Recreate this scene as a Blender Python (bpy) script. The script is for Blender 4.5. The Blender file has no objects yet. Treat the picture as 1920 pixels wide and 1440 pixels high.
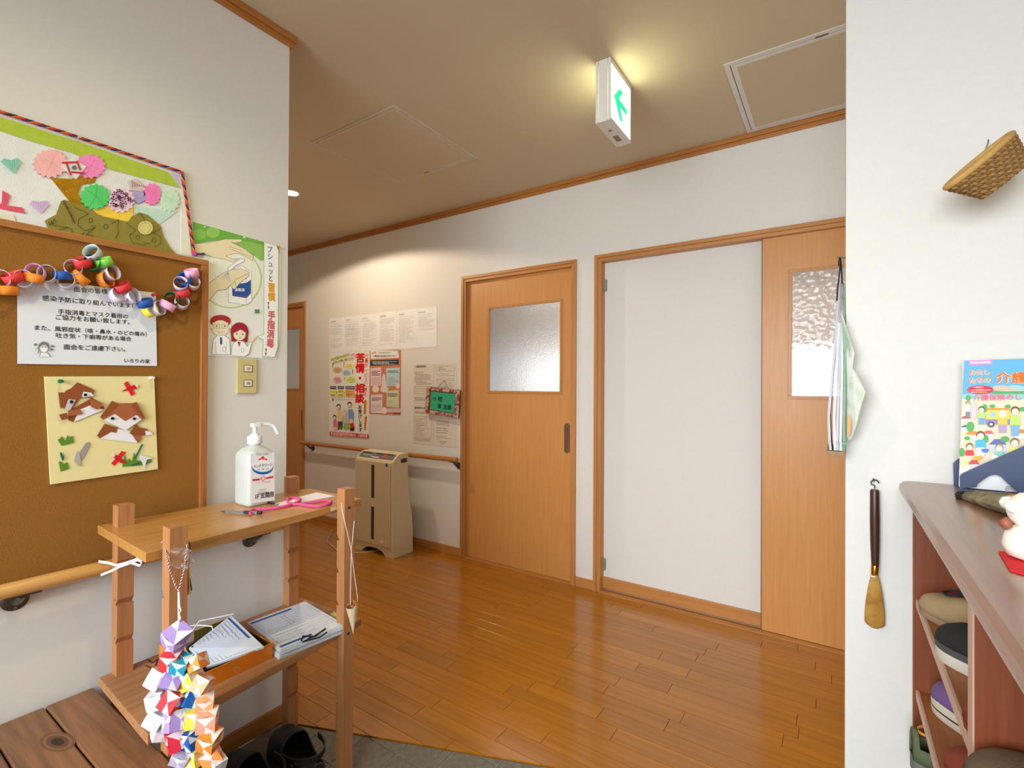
import bpy, bmesh, math, random
from mathutils import Vector, Matrix
from bpy import context as CTX

random.seed(7)
SC = CTX.scene
COL = SC.collection

# ------------------------------------------------------------------ camera
F, YAW, PIT, ROL, CH = 917.9093, 0.5871, 0.0056, -0.0055, 1.2163
_fw = Vector((-math.sin(YAW), math.cos(YAW), 0))
_rt = Vector((math.cos(YAW), math.sin(YAW), 0))
_up = Vector((0, 0, 1))
FW = _fw * math.cos(PIT) + _up * math.sin(PIT)
UP0 = _up * math.cos(PIT) - _fw * math.sin(PIT)
RT = _rt * math.cos(ROL) - UP0 * math.sin(ROL)
UP = _rt * math.sin(ROL) + UP0 * math.cos(ROL)
EYE = Vector((0, 0, CH))
cam_d = bpy.data.cameras.new('camera')
cam_d.sensor_width = 36
cam_d.lens = F / 1920 * 36
cam_d.clip_start = 0.02
cam = bpy.data.objects.new('camera', cam_d)
COL.objects.link(cam)
m = Matrix((RT, UP, -FW)).transposed().to_4x4()
m.translation = EYE
cam.matrix_world = m
SC.camera = cam

# ------------------------------------------------------------------ world, lights, exposure
w = bpy.data.worlds.new('daylight')
SC.world = w
w.use_nodes = True
w.node_tree.nodes['Background'].inputs[0].default_value = (0.88, 0.94, 1.0, 1)
w.node_tree.nodes['Background'].inputs[1].default_value = 0.6


def area(name, loc, rot, sx, sy, power, col):
    l = bpy.data.lights.new(name, 'AREA')
    l.shape = 'RECTANGLE'
    l.size, l.size_y, l.energy, l.color = sx, sy, power, col
    o = bpy.data.objects.new(name, l)
    o.location, o.rotation_euler = loc, rot
    COL.objects.link(o)
    return o


# daylight through the glazed entrance behind the camera and through the window at the right end of the hall
e_ = area('entrance_daylight', (-0.55, -1.72, 1.50), (math.radians(73), 0, 0), 1.9, 1.3, 47, (0.86, 0.94, 1.0))
e_.data.spread = math.radians(105)
area('hall_window_daylight', (1.16, 2.15, 1.3), (0, math.radians(90), 0), 1.3, 0.9, 5, (0.97, 0.98, 1.0))
SC.view_settings.view_transform = 'Standard'
SC.view_settings.look = 'None'
SC.view_settings.gamma = 1.0
SC.view_settings.use_curve_mapping = False
SC.view_settings.exposure = 0.09


# ------------------------------------------------------------------ pixels to points on the surface they touch
def ray(px, py):
    return FW + RT * ((px - 960) / F) + UP * ((720 - py) / F)


def at(axis, val, px, py):
    i = 'XYZ'.index(axis)
    r = ray(px, py)
    return EYE + r * ((val - EYE[i]) / r[i])


def at_depth(d, px, py):
    return EYE + ray(px, py) * d


def zoomed(ox, oy, s):
    return lambda x, y: (ox + x / s, oy + y / s)


# ------------------------------------------------------------------ materials
def lin(c):
    def f(v):
        v = v / 255
        return v / 12.92 if v <= 0.04045 else ((v + 0.055) / 1.055) ** 2.4
    return tuple(f(v) for v in c[:3]) + (1.0,)


MATS = {}


def _ramp(nt, a, b, fac, p0=0.3, p1=0.7):
    r = nt.nodes.new('ShaderNodeValToRGB')
    r.color_ramp.elements[0].position, r.color_ramp.elements[1].position = p0, p1
    r.color_ramp.elements[0].color, r.color_ramp.elements[1].color = a, b
    nt.links.new(fac, r.inputs[0])
    return r.outputs[0]


def _noise(nt, vec, scale, detail=3, rough=0.55, dist=0.0):
    n = nt.nodes.new('ShaderNodeTexNoise')
    n.inputs['Scale'].default_value = scale
    n.inputs['Detail'].default_value = detail
    n.inputs['Roughness'].default_value = rough
    n.inputs['Distortion'].default_value = dist
    nt.links.new(vec, n.inputs['Vector'])
    return n.outputs['Fac']


def _bump(nt, b, h, strength, dist=0.002):
    n = nt.nodes.new('ShaderNodeBump')
    n.inputs['Strength'].default_value = strength
    n.inputs['Distance'].default_value = dist
    nt.links.new(h, n.inputs['Height'])
    nt.links.new(n.outputs[0], b.inputs['Normal'])


def _new(name):
    mt = bpy.data.materials.new(name)
    mt.use_nodes = True
    nt = mt.node_tree
    b = nt.nodes['Principled BSDF']
    tc = nt.nodes.new('ShaderNodeTexCoord')
    MATS[name] = mt
    return mt, nt, b, tc.outputs['Object']


def M(name, rgb, rough=0.6, var=0.07, scale=25, bump=0.0, bscale=220, metal=0.0, coat=0.0, trans=0.0, alpha=1.0, rgb2=None, p=(0.3, 0.7), emit=0.0, spec=0.5, sss=0.0):
    if name in MATS:
        return MATS[name]
    mt, nt, b, vec = _new(name)
    c = lin(rgb)
    if rgb2:
        a1, a2 = lin(rgb2), c
    else:
        a1 = tuple(v * (1 - var) for v in c[:3]) + (1,)
        a2 = tuple(min(1, v * (1 + var)) for v in c[:3]) + (1,)
    o = _ramp(nt, a1, a2, _noise(nt, vec, scale), *p)
    nt.links.new(o, b.inputs['Base Color'])
    b.inputs['Roughness'].default_value = rough
    b.inputs['Metallic'].default_value = metal
    b.inputs['Coat Weight'].default_value = coat
    b.inputs['Coat Roughness'].default_value = 0.12
    b.inputs['Transmission Weight'].default_value = trans
    b.inputs['Specular IOR Level'].default_value = spec
    b.inputs['Alpha'].default_value = alpha
    if sss:
        b.inputs['Subsurface Weight'].default_value = sss
        b.inputs['Subsurface Radius'].default_value = (0.02, 0.02, 0.02)
    if emit:
        nt.links.new(o, b.inputs['Emission Color'])
        b.inputs['Emission Strength'].default_value = emit
    if bump:
        _bump(nt, b, _noise(nt, vec, bscale, 2), bump)
    return mt


def WOOD(name, light, dark, axis='Z', rough=0.35, fine=60, coat=0.0, vary=0.0, p=(0.25, 0.75), bump=0.08, dist=0.6, spec=0.5):
    if name in MATS:
        return MATS[name]
    mt, nt, b, vec = _new(name)
    mp = nt.nodes.new('ShaderNodeMapping')
    sc = [fine, fine, fine]
    sc['XYZ'.index(axis)] = fine / 22
    mp.inputs['Scale'].default_value = sc
    src = vec
    if vary:
        oi = nt.nodes.new('ShaderNodeObjectInfo')
        vm = nt.nodes.new('ShaderNodeVectorMath')
        vm.operation = 'ADD'
        mu = nt.nodes.new('ShaderNodeMath')
        mu.operation = 'MULTIPLY'
        mu.inputs[1].default_value = 37.0
        nt.links.new(oi.outputs['Random'], mu.inputs[0])
        nt.links.new(vec, vm.inputs[0])
        nt.links.new(mu.outputs[0], vm.inputs[1])
        src = vm.outputs[0]
    nt.links.new(src, mp.inputs['Vector'])
    fac = _noise(nt, mp.outputs[0], 1.0, 6, 0.6, dist)
    o = _ramp(nt, lin(dark), lin(light), fac, *p)
    if vary:
        hs = nt.nodes.new('ShaderNodeHueSaturation')
        mr = nt.nodes.new('ShaderNodeMapRange')
        mr.inputs['To Min'].default_value = 1 - vary
        mr.inputs['To Max'].default_value = 1 + vary
        nt.links.new(oi.outputs['Random'], mr.inputs['Value'])
        nt.links.new(mr.outputs[0], hs.inputs['Value'])
        nt.links.new(o, hs.inputs['Color'])
        o = hs.outputs[0]
    nt.links.new(o, b.inputs['Base Color'])
    b.inputs['Roughness'].default_value = rough
    b.inputs['Coat Weight'].default_value = coat
    b.inputs['Coat Roughness'].default_value = 0.15
    b.inputs['Specular IOR Level'].default_value = spec
    if bump:
        _bump(nt, b, fac, bump)
    return mt


def PRINT(name='printed_colours', rough=0.45, emit=0.0):
    if name in MATS:
        return MATS[name]
    mt, nt, b, vec = _new(name)
    a = nt.nodes.new('ShaderNodeVertexColor')
    a.layer_name = 'Col'
    mx = nt.nodes.new('ShaderNodeHueSaturation')
    nt.links.new(a.outputs[0], mx.inputs['Color'])
    mr = nt.nodes.new('ShaderNodeMapRange')
    mr.inputs['To Min'].default_value, mr.inputs['To Max'].default_value = 0.97, 1.03
    nt.links.new(_noise(nt, vec, 60), mr.inputs['Value'])
    nt.links.new(mr.outputs[0], mx.inputs['Value'])
    nt.links.new(mx.outputs[0], b.inputs['Base Color'])
    b.inputs['Roughness'].default_value = rough
    b.inputs['Specular IOR Level'].default_value = 0.3
    if emit:
        nt.links.new(mx.outputs[0], b.inputs['Emission Color'])
        b.inputs['Emission Strength'].default_value = emit
    return mt


# ------------------------------------------------------------------ mesh building
ORG = {}


class MB:
    def __init__(s):
        s.v, s.f, s.c = [], [], []

    def add(s, verts, faces, col=None):
        n = len(s.v)
        s.v += [Vector(p) for p in verts]
        s.f += [[i + n for i in f] for f in faces]
        s.c += [col] * len(verts)
        return s

    def box(s, x0, x1, y0, y1, z0, z1, col=None):
        vs = [(x, y, z) for x in (x0, x1) for y in (y0, y1) for z in (z0, z1)]
        return s.add(vs, [(0, 1, 3, 2), (4, 6, 7, 5), (0, 4, 5, 1), (2, 3, 7, 6), (0, 2, 6, 4), (1, 5, 7, 3)], col)

    def obox(s, c, ax, ay, az, col=None):
        c, ax, ay, az = map(Vector, (c, ax, ay, az))
        vs = [c + ax * i + ay * j + az * k for i in (-1, 1) for j in (-1, 1) for k in (-1, 1)]
        return s.add(vs, [(0, 1, 3, 2), (4, 6, 7, 5), (0, 4, 5, 1), (2, 3, 7, 6), (0, 2, 6, 4), (1, 5, 7, 3)], col)

    def prism(s, pts, n, t, col=None):
        pts = [Vector(p) for p in pts]
        n = Vector(n).normalized() * t
        k = len(pts)
        return s.add(pts + [p + n for p in pts], [list(range(k))[::-1], list(range(k, 2 * k))] + [(i, (i + 1) % k, k + (i + 1) % k, k + i) for i in range(k)], col)

    def poly(s, pts, col=None):
        return s.add(pts, [list(range(len(pts)))], col)

    def loft(s, rings, cap=True, closed=True, col=None):
        k = len(rings[0])
        vs = [p for r in rings for p in r]
        fs = []
        for a in range(len(rings) - 1):
            for i in range(k if closed else k - 1):
                j = (i + 1) % k
                fs.append((a * k + i, a * k + j, (a + 1) * k + j, (a + 1) * k + i))
        if cap:
            fs.append(list(range(k))[::-1])
            fs.append([(len(rings) - 1) * k + i for i in range(k)])
        return s.add(vs, fs, col)

    def tube(s, path, r, n=8, closed=False, col=None, cap=True):
        P = [Vector(p) for p in path]
        R = r if isinstance(r, (list, tuple)) else [r] * len(P)
        rings, prev = [], None
        for i, p in enumerate(P):
            a = P[i - 1] if (i or closed) else p
            b = P[(i + 1) % len(P)] if (i < len(P) - 1 or closed) else p
            d = (b - a).normalized()
            if prev is None:
                prev = d.orthogonal().normalized()
            u = (prev - d * prev.dot(d))
            u = u.normalized() if u.length > 1e-6 else d.orthogonal().normalized()
            prev = u
            v = d.cross(u)
            rings.append([p + (u * math.cos(t) + v * math.sin(t)) * R[i] for t in [2 * math.pi * k / n for k in range(n)]])
        if closed:
            rings.append(rings[0])
        return s.loft(rings, cap and not closed, True, col)

    def lathe(s, prof, c=(0, 0, 0), ax=(0, 0, 1), n=24, col=None, sx=1.0, sy=1.0):
        c, ax = Vector(c), Vector(ax).normalized()
        u = Vector((1, 0, 0)) if abs(ax.z) > 0.9 else ax.orthogonal().normalized()
        v = ax.cross(u)
        return s.loft([[c + ax * z + (u * math.cos(2 * math.pi * k / n) * sx + v * math.sin(2 * math.pi * k / n) * sy) * r for k in range(n)] for r, z in prof], True, True, col)


def obj(name, mb, mat, parent=None, loc=None, smooth=False, bevel=0.0, solid=0.0, sub=0):
    if parent is not None:
        org = ORG[parent.name]
    else:
        org = Vector(loc) if loc is not None else Vector((0, 0, 0))
    me = bpy.data.meshes.new(name)
    me.from_pydata([p - org for p in mb.v], [], mb.f)
    if any(c is not None for c in mb.c):
        at_ = me.color_attributes.new('Col', 'FLOAT_COLOR', 'POINT')
        buf = []
        for c in mb.c:
            buf += lin(c) if c is not None else (1, 1, 1, 1)
        at_.data.foreach_set('color', buf)
    bm = bmesh.new()
    bm.from_mesh(me)
    bmesh.ops.recalc_face_normals(bm, faces=bm.faces)
    bm.to_mesh(me)
    bm.free()
    me.materials.append(mat)
    if smooth:
        me.shade_smooth()
        me.set_sharp_from_angle(angle=math.radians(smooth if smooth > 1 else 40))
    o = bpy.data.objects.new(name, me)
    COL.objects.link(o)
    if parent is not None:
        o.parent = parent
    else:
        o.location = org
    ORG[o.name] = org
    if bevel:
        bv = o.modifiers.new('bevel', 'BEVEL')
        bv.width, bv.segments, bv.limit_method = bevel, 2, 'ANGLE'
    if solid:
        sd = o.modifiers.new('solid', 'SOLIDIFY')
        sd.thickness, sd.offset = solid, 0
    if sub:
        ss = o.modifiers.new('sub', 'SUBSURF')
        ss.levels = ss.render_levels = sub
    return o


def tag(o, label, cat, group=None, kind=None):
    o['label'], o['category'] = label, cat
    if group:
        o['group'] = group
    if kind:
        o['kind'] = kind
    return o


def thing(name, label, cat, loc, group=None):
    o = bpy.data.objects.new(name, None)
    o.empty_display_size = 0.05
    COL.objects.link(o)
    o.location = loc
    ORG[o.name] = Vector(loc)
    return tag(o, label, cat, group)


def struct(o, label=None):
    o['kind'] = 'structure'
    if label:
        o['label'] = label
    return o


def copy_child(src, parent, loc, rot=None, scale=None):
    c = src.copy()
    COL.objects.link(c)
    c.parent = parent
    c.location = Vector(loc) - ORG[parent.name]
    if rot is not None:
        c.rotation_euler = rot
    if scale:
        c.scale = (scale,) * 3
    ORG[c.name] = ORG[parent.name]
    return c


# ------------------------------------------------------------------ flat print (lettering, drawings) on a surface
_TXT = {}


def glyphs(body, bold):
    """outline of some lettering as a flat mesh; bold lettering is stamped four times, a little apart"""
    key = (body, bold)
    if key not in _TXT:
        c = bpy.data.curves.new('lettering', 'FONT')
        c.body, c.resolution_u = body, 2
        o = bpy.data.objects.new('lettering', c)
        me = o.to_mesh()
        v0 = [v.co.copy() for v in me.vertices]
        f0 = [list(p.vertices) for p in me.polygons]
        o.to_mesh_clear()
        bpy.data.objects.remove(o)
        bpy.data.curves.remove(c)
        vs, fs = [], []
        for lay, (dx, dy) in enumerate(((-bold, 0), (bold, 0), (0, -bold), (0, bold)) if bold else ((0, 0),)):
            n = len(vs)
            vs += [Vector((p.x + dx, p.y + dy, lay * 0.00003)) for p in v0]
            fs += [[i + n for i in f] for f in f0]
        _TXT[key] = (vs, fs)
    return _TXT[key]


class Print(MB):
    """polygons drawn on a plane: project() turns a pixel of the photograph into a point of that surface"""

    def __init__(s, project, normal, base=0.0004, step=0.00006, yup=False):
        super().__init__()
        s.yup = yup
        s.pr, s.n, s.h, s.step = project, Vector(normal).normalized(), base, step

    def _up(s):
        s.h += s.step
        return s.n * s.h

    def P(s, pts, col):
        o = s._up()
        s.poly([s.pr(*p) + o for p in pts], col)
        return s

    def E(s, cx, cy, rx, ry, col, n=20, a0=0, a1=360):
        return s.P([(cx + rx * math.cos(math.radians(a0 + (a1 - a0) * k / n)), cy + ry * math.sin(math.radians(a0 + (a1 - a0) * k / n))) for k in range(n + (a1 - a0 < 360))], col)

    def R(s, x0, y0, x1, y1, col):
        return s.P([(x0, y0), (x1, y0), (x1, y1), (x0, y1)], col)

    def L(s, pts, w, col, closed=False):
        o = s._up()
        q = [s.pr(*p) + o for p in pts]
        if closed:
            q.append(q[0])
        for a, b in zip(q, q[1:]):
            d = (b - a)
            if d.length < 1e-6:
                continue
            d.normalize()
            e = s.n.cross(d) * (w / 2)
            a2, b2 = a - d * w * 0.3, b + d * w * 0.3
            s.poly([a2 - e, b2 - e, b2 + e, a2 + e], col)
        return s

    def T(s, body, a, b, col, bold=0.0, tall=1.0):
        """horizontal writing from pixel a to pixel b (base line)"""
        vs, fs = glyphs(body, bold)
        if not vs:
            return s
        A, B = s.pr(*a), s.pr(*b)
        x0, x1 = min(v.x for v in vs), max(v.x for v in vs)
        u = (B - A)
        k = u.length / (x1 - x0)
        u.normalize()
        v = s.n.cross(u)
        if (v.z < 0) if abs(v.z) > .4 else (v.dot(s.pr(a[0], a[1] + (.02 if s.yup else -8)) - A) < 0):
            v = -v
        o = s._up()
        s.add([A + u * ((p.x - x0) * k) + v * (p.y * k * tall) + o + s.n * p.z for p in vs], fs, col)
        s.h += 0.0001 if bold else 0
        return s

    def V(s, body, a, b, col, wide=None, bold=0.0):
        """vertical writing, a = middle of the top edge, b = middle of the foot"""
        n = len(body)
        A, B = s.pr(*a), s.pr(*b)
        d = (B - A) / n
        u = s.n.cross(-d).normalized()
        if u.dot(s.pr(a[0] + 8, a[1]) - A) < 0:
            u = -u
        cell = d.length
        wd = wide or cell
        o = s._up()
        for i, ch in enumerate(body):
            vs, fs = glyphs(ch, bold)
            if not vs:
                continue
            c = A + d * (i + 0.5)
            s.add([c + u * ((p.x - 0.5) * wd) - d.normalized() * ((p.y - 0.36) * cell) + o + s.n * p.z for p in vs], fs, col)
        s.h += 0.0001 if bold else 0
        return s

    def lines(s, x0, y0, x1, y1, n, col, w=0.0012, seed=1, drop=0.0):
        """rows of fine print that the photograph shows only as grey lines; drop = slant in pixels over the width"""
        rr = random.Random(seed)
        o = s._up()
        for i in range(n):
            y = y0 + (y1 - y0) * (i + 0.5) / n
            if rr.random() < 0.13:
                continue
            xe = x0 + (x1 - x0) * rr.choice([1, 1, 0.95, 0.9, 0.7, 0.5])
            x = x0 + (x1 - x0) * rr.choice([0, 0, 0, 0.05])
            while x < xe - 0.03 * (x1 - x0):
                x2 = min(xe, x + (x1 - x0) * rr.uniform(0.06, 0.3))
                a = s.pr(x, y + drop * (x - x0) / (x1 - x0)) + o
                b = s.pr(x2, y + drop * (x2 - x0) / (x1 - x0)) + o
                d = (b - a).normalized()
                e = s.n.cross(d) * (w / 2)
                s.poly([a - e, b - e, b + e, a + e], col)
                x = x2 + (x1 - x0) * 0.02
        return s


def printed(name, p, parent, mat=None):
    o = obj(name, p, mat or PRINT(), parent)
    o["kind"] = "stuff"
    return o


# ------------------------------------------------------------------ shared materials
WALL = M('wallpaper_white', (222, 218, 211), 0.85, 0.015, 60, 0.15, 900)
CEIL = M('ceiling_paper', (198, 180, 150), 0.9, 0.015, 60, 0.15, 900)
TRIMW = WOOD('trim_oak_x', (190, 126, 58), (158, 96, 40), 'X', 0.4)
TRIMY = WOOD('trim_oak_y', (190, 126, 58), (158, 96, 40), 'Y', 0.4)
FRAMEZ = WOOD('door_frame_oak_z', (198, 138, 76), (174, 112, 54), 'Z', 0.4)
FRAMEX = WOOD('door_frame_oak_x', (198, 138, 76), (174, 112, 54), 'X', 0.4)
LEAF = WOOD('door_veneer', (206, 146, 82), (194, 130, 66), 'Z', 0.4, 90, bump=0.04)
PAPER = M('white_paper', (236, 236, 236), 0.6, 0.02, 6)
STEEL = M('dull_steel', (150, 148, 145), 0.35, 0.1, 30, metal=1.0)
BRONZE = M('bronze_metal', (92, 82, 72), 0.4, 0.12, 40, metal=0.7)
DARK = M('dark_void', (22, 20, 18), 0.8)
PLASTIC_W = M('white_plastic', (238, 240, 240), 0.35, 0.02)

# ------------------------------------------------------------------ room shell
XL, YC, D, H = -1.68, 1.036, 2.7213, 2.5          # left wall plane, its corner, back wall plane, ceiling
XR, R = 0.0166, 1.48                               # end and face of the right wall
XA, XB, YS = -5.3, 1.2, -1.7                       # hall ends, entrance wall
XG = 0.62                                          # entry side wall behind the shoe cabinet


def wall_with_holes(mb, x0, x1, y0, y1, z0, z1, holes):
    xs = sorted({x0, x1, *[h[0] for h in holes], *[h[1] for h in holes]})
    for a, b in zip(xs, xs[1:]):
        hs = sorted([h for h in holes if h[0] <= a + 1e-6 and h[1] >= b - 1e-6], key=lambda h: h[2])
        z = z0
        for h in hs:
            if h[2] > z:
                mb.box(a, b, y0, y1, z, h[2])
            z = h[3]
        if z < z1:
            mb.box(a, b, y0, y1, z, z1)
    return mb


D1 = (-5.02, -4.113)
D2 = (-2.243, -1.335)
D3 = (-1.215, 0.72)
DH = 2.0
back = struct(obj('wall_back', wall_with_holes(MB(), XA, XB, D, D + 0.12, 0, H, [(D1[0] + .01, D1[1] - .01, 0, DH - .01), (D2[0] + .01, D2[1] - .01, 0, DH - .01), (D3[0] + .01, D3[1] - .01, 0, DH - .01)]), WALL), 'white wallpapered back wall of the hall')
wl = MB().box(XL - 0.12, XL, YS, YC, 0, H).box(XA, XL - 0.12, YC - 0.12, YC, 0, H)
struct(obj('wall_left', wl, WALL), 'white wallpapered wall with the cork board')
wr = MB().box(XR, XB, R, R + 0.14, 0, H).box(XG, XG + 0.1, YS, R, 0, H)
struct(obj('wall_right', wr, WALL), 'white wallpapered wall with the shoehorn')
struct(obj('wall_hall_end', MB().box(XA - 0.1, XA, YC - .12, D + .12, 0, H), WALL))
wse = MB()
for (y0, y1, z0, z1) in ((R, 1.7, 0, H), (2.6, D + .12, 0, H), (1.7, 2.6, 0, 0.65), (1.7, 2.6, 1.95, H)):
    wse.box(XB, XB + 0.1, y0, y1, z0, z1)
struct(obj('wall_hall_window', wse, WALL))
struct(obj('wall_entrance', wall_with_holes(MB(), XL - 0.12, XG + 0.1, YS - 0.12, YS, 0, H, [(-1.55, 0.45, 0.05, 2.2)]), WALL))
struct(obj('ceiling', MB().box(XA, XB, YS - .1, D + 0.12, H, H + 0.05), CEIL), 'beige papered ceiling')

# room behind the hall doors, seen blurred through the frosted panes
rm = MB().box(XA, XB, D + 2.6, D + 2.7, 0, 0.9).box(XA, XB, D + 2.6, D + 2.7, 1.62, H)
for a, b in ((XA, -4.6), (-3.6, -2.4), (-0.75, -0.4), (0.9, XB)):
    rm.box(a, b, D + 2.6, D + 2.7, 0.9, 1.62)
rm.box(XA - .1, XA, D + .12, D + 2.7, 0, H).box(XB, XB + .1, D + .12, D + 2.7, 0, H)
struct(obj('wall_room_behind', rm, WALL))
struct(obj('floor_room_behind', MB().box(XA, XB, D + .12, D + 2.7, -0.1, 0), M('vinyl_beige', (190, 170, 140), 0.5)))
struct(obj('ceiling_room_behind', MB().box(XA, XB, D + .12, D + 2.7, H, H + .05), CEIL))
area('room_behind_daylight', (-1.0, D + 2.55, 1.25), (math.radians(-90), 0, 0), 4.6, 0.72, 15, (0.95, 0.98, 1.0))
area('room_behind_fill', (-1.2, D + 1.5, 2.45), (0, 0, 0), 3.5, 1.0, 34, (1.0, 0.93, 0.92))  # added fill light, no real lamp: brightens the room seen through the panes

# crown mouldings: two-step strips
def crown(name, pts, mat):
    mb = MB()
    for a, b in pts:
        a, b = Vector(a), Vector(b)
        d = (b - a).normalized()
        n = Vector((0, 0, 1)).cross(d)
        for t, z0, z1 in ((0.012, 2.458, 2.478), (0.020, 2.478, 2.5)):
            mb.obox((a + b) / 2 + n * (t / 2) + Vector((0, 0, (z0 + z1) / 2)), (b - a) / 2, n * (t / 2), Vector((0, 0, (z1 - z0) / 2)))
    return struct(obj(name, mb, mat, bevel=0.002))


crown('trim_1', [((XB, D, 0), (XA, D, 0))], TRIMW)
crown('trim_2', [((XL, YC + 0.02, 0), (XL, YS, 0))][::1] and [((XL, YC + 0.02, 0), (XL, YS, 0))], TRIMY)
crown('trim_3', [((XA, YC, 0), (XL, YC, 0))], TRIMW)
crown('trim_4', [((XB, R, 0), (XR, R, 0))], TRIMW)

# baseboards
def skirting(name, mb, mat):
    return struct(obj(name, mb, mat, bevel=0.002))


bb = MB()
for a, b in ((D1[1], D2[0]), (D2[1], D3[0]), (XA, D1[0])):
    bb.box(a, b, D - 0.009, D, 0, 0.06)
skirting('baseboard_back', bb, FRAMEX)
skirting('baseboard_left', MB().box(XL, XL + 0.01, YS, YC, 0, 0.06), WOOD('baseboard_oak_y', (186, 122, 56), (150, 92, 38), 'Y', 0.4))
skirting('baseboard_right', MB().box(XR, XG, R - .009, R, 0, 0.06), FRAMEX)

# wooden floor: planks run along the hall; the stone floor of the entry meets it on a slanting line
EDGE_A, EDGE_D = Vector((-1.63, 1.043)), Vector((0.886, 0.354)).normalized()
EDGE_N = Vector((-EDGE_D.y, EDGE_D.x))
FLOORW = WOOD('floor_oak', (182, 118, 30), (152, 90, 14), 'X', 0.2, 42, coat=0.25, vary=0.08, bump=0.03)
floor = struct(obj('floor', MB().prism([(XA, YC - .1, -.03), (XL, YC - .1, -.03), (XL, YC, -.03), (-1.63, 1.043, -.03), (XR + .14, 1.043 + .3995 * (XR + 1.77), -.03), (XB, R + .14, -.03), (XB, D + .1, -.03), (XA, D + .1, -.03)], (0, 0, 1), 0.022), M('floor_gap', (34, 18, 6), 0.9)), 'glossy oak plank floor of the hall')


def clip(poly, p, n):
    out = []
    for i, a in enumerate(poly):
        b = poly[(i + 1) % len(poly)]
        da, db = (a - p).dot(n), (b - p).dot(n)
        if da >= 0:
            out.append(a)
        if (da >= 0) != (db >= 0):
            out.append(a + (b - a) * (da / (da - db)))
    return out


def slab(poly, z0, z1, bev):
    """one plank or tile: a prism with a chamfered top edge"""
    c = sum(poly, Vector((0, 0))) / len(poly)
    mb = MB()
    ins = []
    for i, p in enumerate(poly):
        a, b = poly[i - 1], poly[(i + 1) % len(poly)]
        e1, e2 = (p - a).normalized(), (b - p).normalized()
        d = (e2 - e1)
        k = max(0.3, abs(e1.x * e2.y - e1.y * e2.x))
        ins.append(p + d * (bev / k))
    mb.loft([[(*p, z0) for p in poly], [(*p, z1 - bev * .6) for p in poly], [(*p, z1) for p in ins]])
    return mb


PW = 0.0745
plank_mesh = {}
rnd = random.Random(11)
row_y = 1.0795 - PW
while row_y < D + 0.02:
    y0, y1 = row_y + 0.0008, min(row_y + PW - 0.0008, D + 0.03)
    x = XA - rnd.uniform(0, 0.5)
    while x < XB:
        ln = rnd.choice([0.3, 0.45, 0.6, 0.75, 0.9])
        a, b = x + 0.0008, x + ln - 0.0008
        x += ln
        if a > XB or b < XA:
            continue
        q = [Vector((max(a, XA), max(y0, YC - .05))), Vector((min(b, XB), max(y0, YC - .05))), Vector((min(b, XB), y1)), Vector((max(a, XA), y1))]
        full = a >= XA and b <= XB and y0 >= YC - .05 and y1 - y0 > PW - 0.003
        if b > -1.75:
            q2 = clip(q, EDGE_A, EDGE_N) if q[1].x > -1.63 else q
            if len(q2) < 3:
                continue
            if len(q2) != 4 or any((u - v).length > 1e-6 for u, v in zip(q, q2)):
                full = False
            q = q2
        c = sum(q, Vector((0, 0))) / len(q)
        if full and ln in plank_mesh:
            o = bpy.data.objects.new('plank', plank_mesh[ln])
            COL.objects.link(o)
            o.parent = floor
            o.location = (c.x, c.y, 0)
        else:
            mb = slab([p - c for p in q], -0.008, 0, 0.0003)
            o = obj('plank', mb, FLOORW)
            o.parent = floor
            o.location = (c.x, c.y, 0)
            if full:
                plank_mesh[ln] = o.data
    row_y += PW

# stone floor of the entry, flush tiles with pale joints
efl = struct(obj('entry_floor', MB().prism([(XL, YS, -.03), (XG, YS, -.03), (XG, R, -.03), (XR, R, -.03), (XR, 1.043 + .3995 * (XR + 1.63) - .002, -.03), (-1.63, 1.041, -.03), (XL, 1.036, -.03)], (0, 0, 1), 0.0235), M('joint_grout', (150, 144, 132), 0.9)), 'grey stone tiled floor of the entry')
TILE = M('grey_stone', (112, 106, 94), 0.75, 0.2, 60, 0.3, 160)
tile_mesh = None
TS = 0.15
for i in range(-4, 13):
    for j in range(-20, 6):
        cx, cy = -1.365 + TS * (i - 1.5), 1.146 + TS * (j + .5) - TS
        q = [Vector((cx + sx * (TS / 2 - .002), cy + sy * (TS / 2 - .002))) for sx, sy in ((-1, -1), (1, -1), (1, 1), (-1, 1))]
        q0 = list(q)
        for p, n in ((Vector((XL + .0105, 0)), Vector((1, 0))), (Vector((XG, 0)), Vector((-1, 0))), (Vector((0, YS)), Vector((0, 1))), (EDGE_A - EDGE_N * .004, -EDGE_N)):
            q = clip(q, p, n) if len(q) > 2 else q
        if cx > XR - .08:
            q = clip(q, Vector((0, R - .01)), Vector((0, -1))) if len(q) > 2 else q
        if len(q) < 3:
            continue
        if len(q) == 4 and all((a - b).length < 1e-6 for a, b in zip(q, q0)):
            if tile_mesh is None:
                o = obj('tile', slab([p - Vector((cx, cy)) for p in q], -.006, -.004, .001), TILE)
                tile_mesh = o.data
            else:
                o = bpy.data.objects.new('tile', tile_mesh)
                COL.objects.link(o)
            o.location = (cx, cy, 0)
        else:
            c = sum(q, Vector((0, 0))) / len(q)
            o = obj('tile', slab([p - c for p in q], -.006, -.004, .001), TILE)
            o.location = (c.x, c.y, 0)
        o.parent = efl

# ------------------------------------------------------------------ doors
GLASS = None


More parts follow.
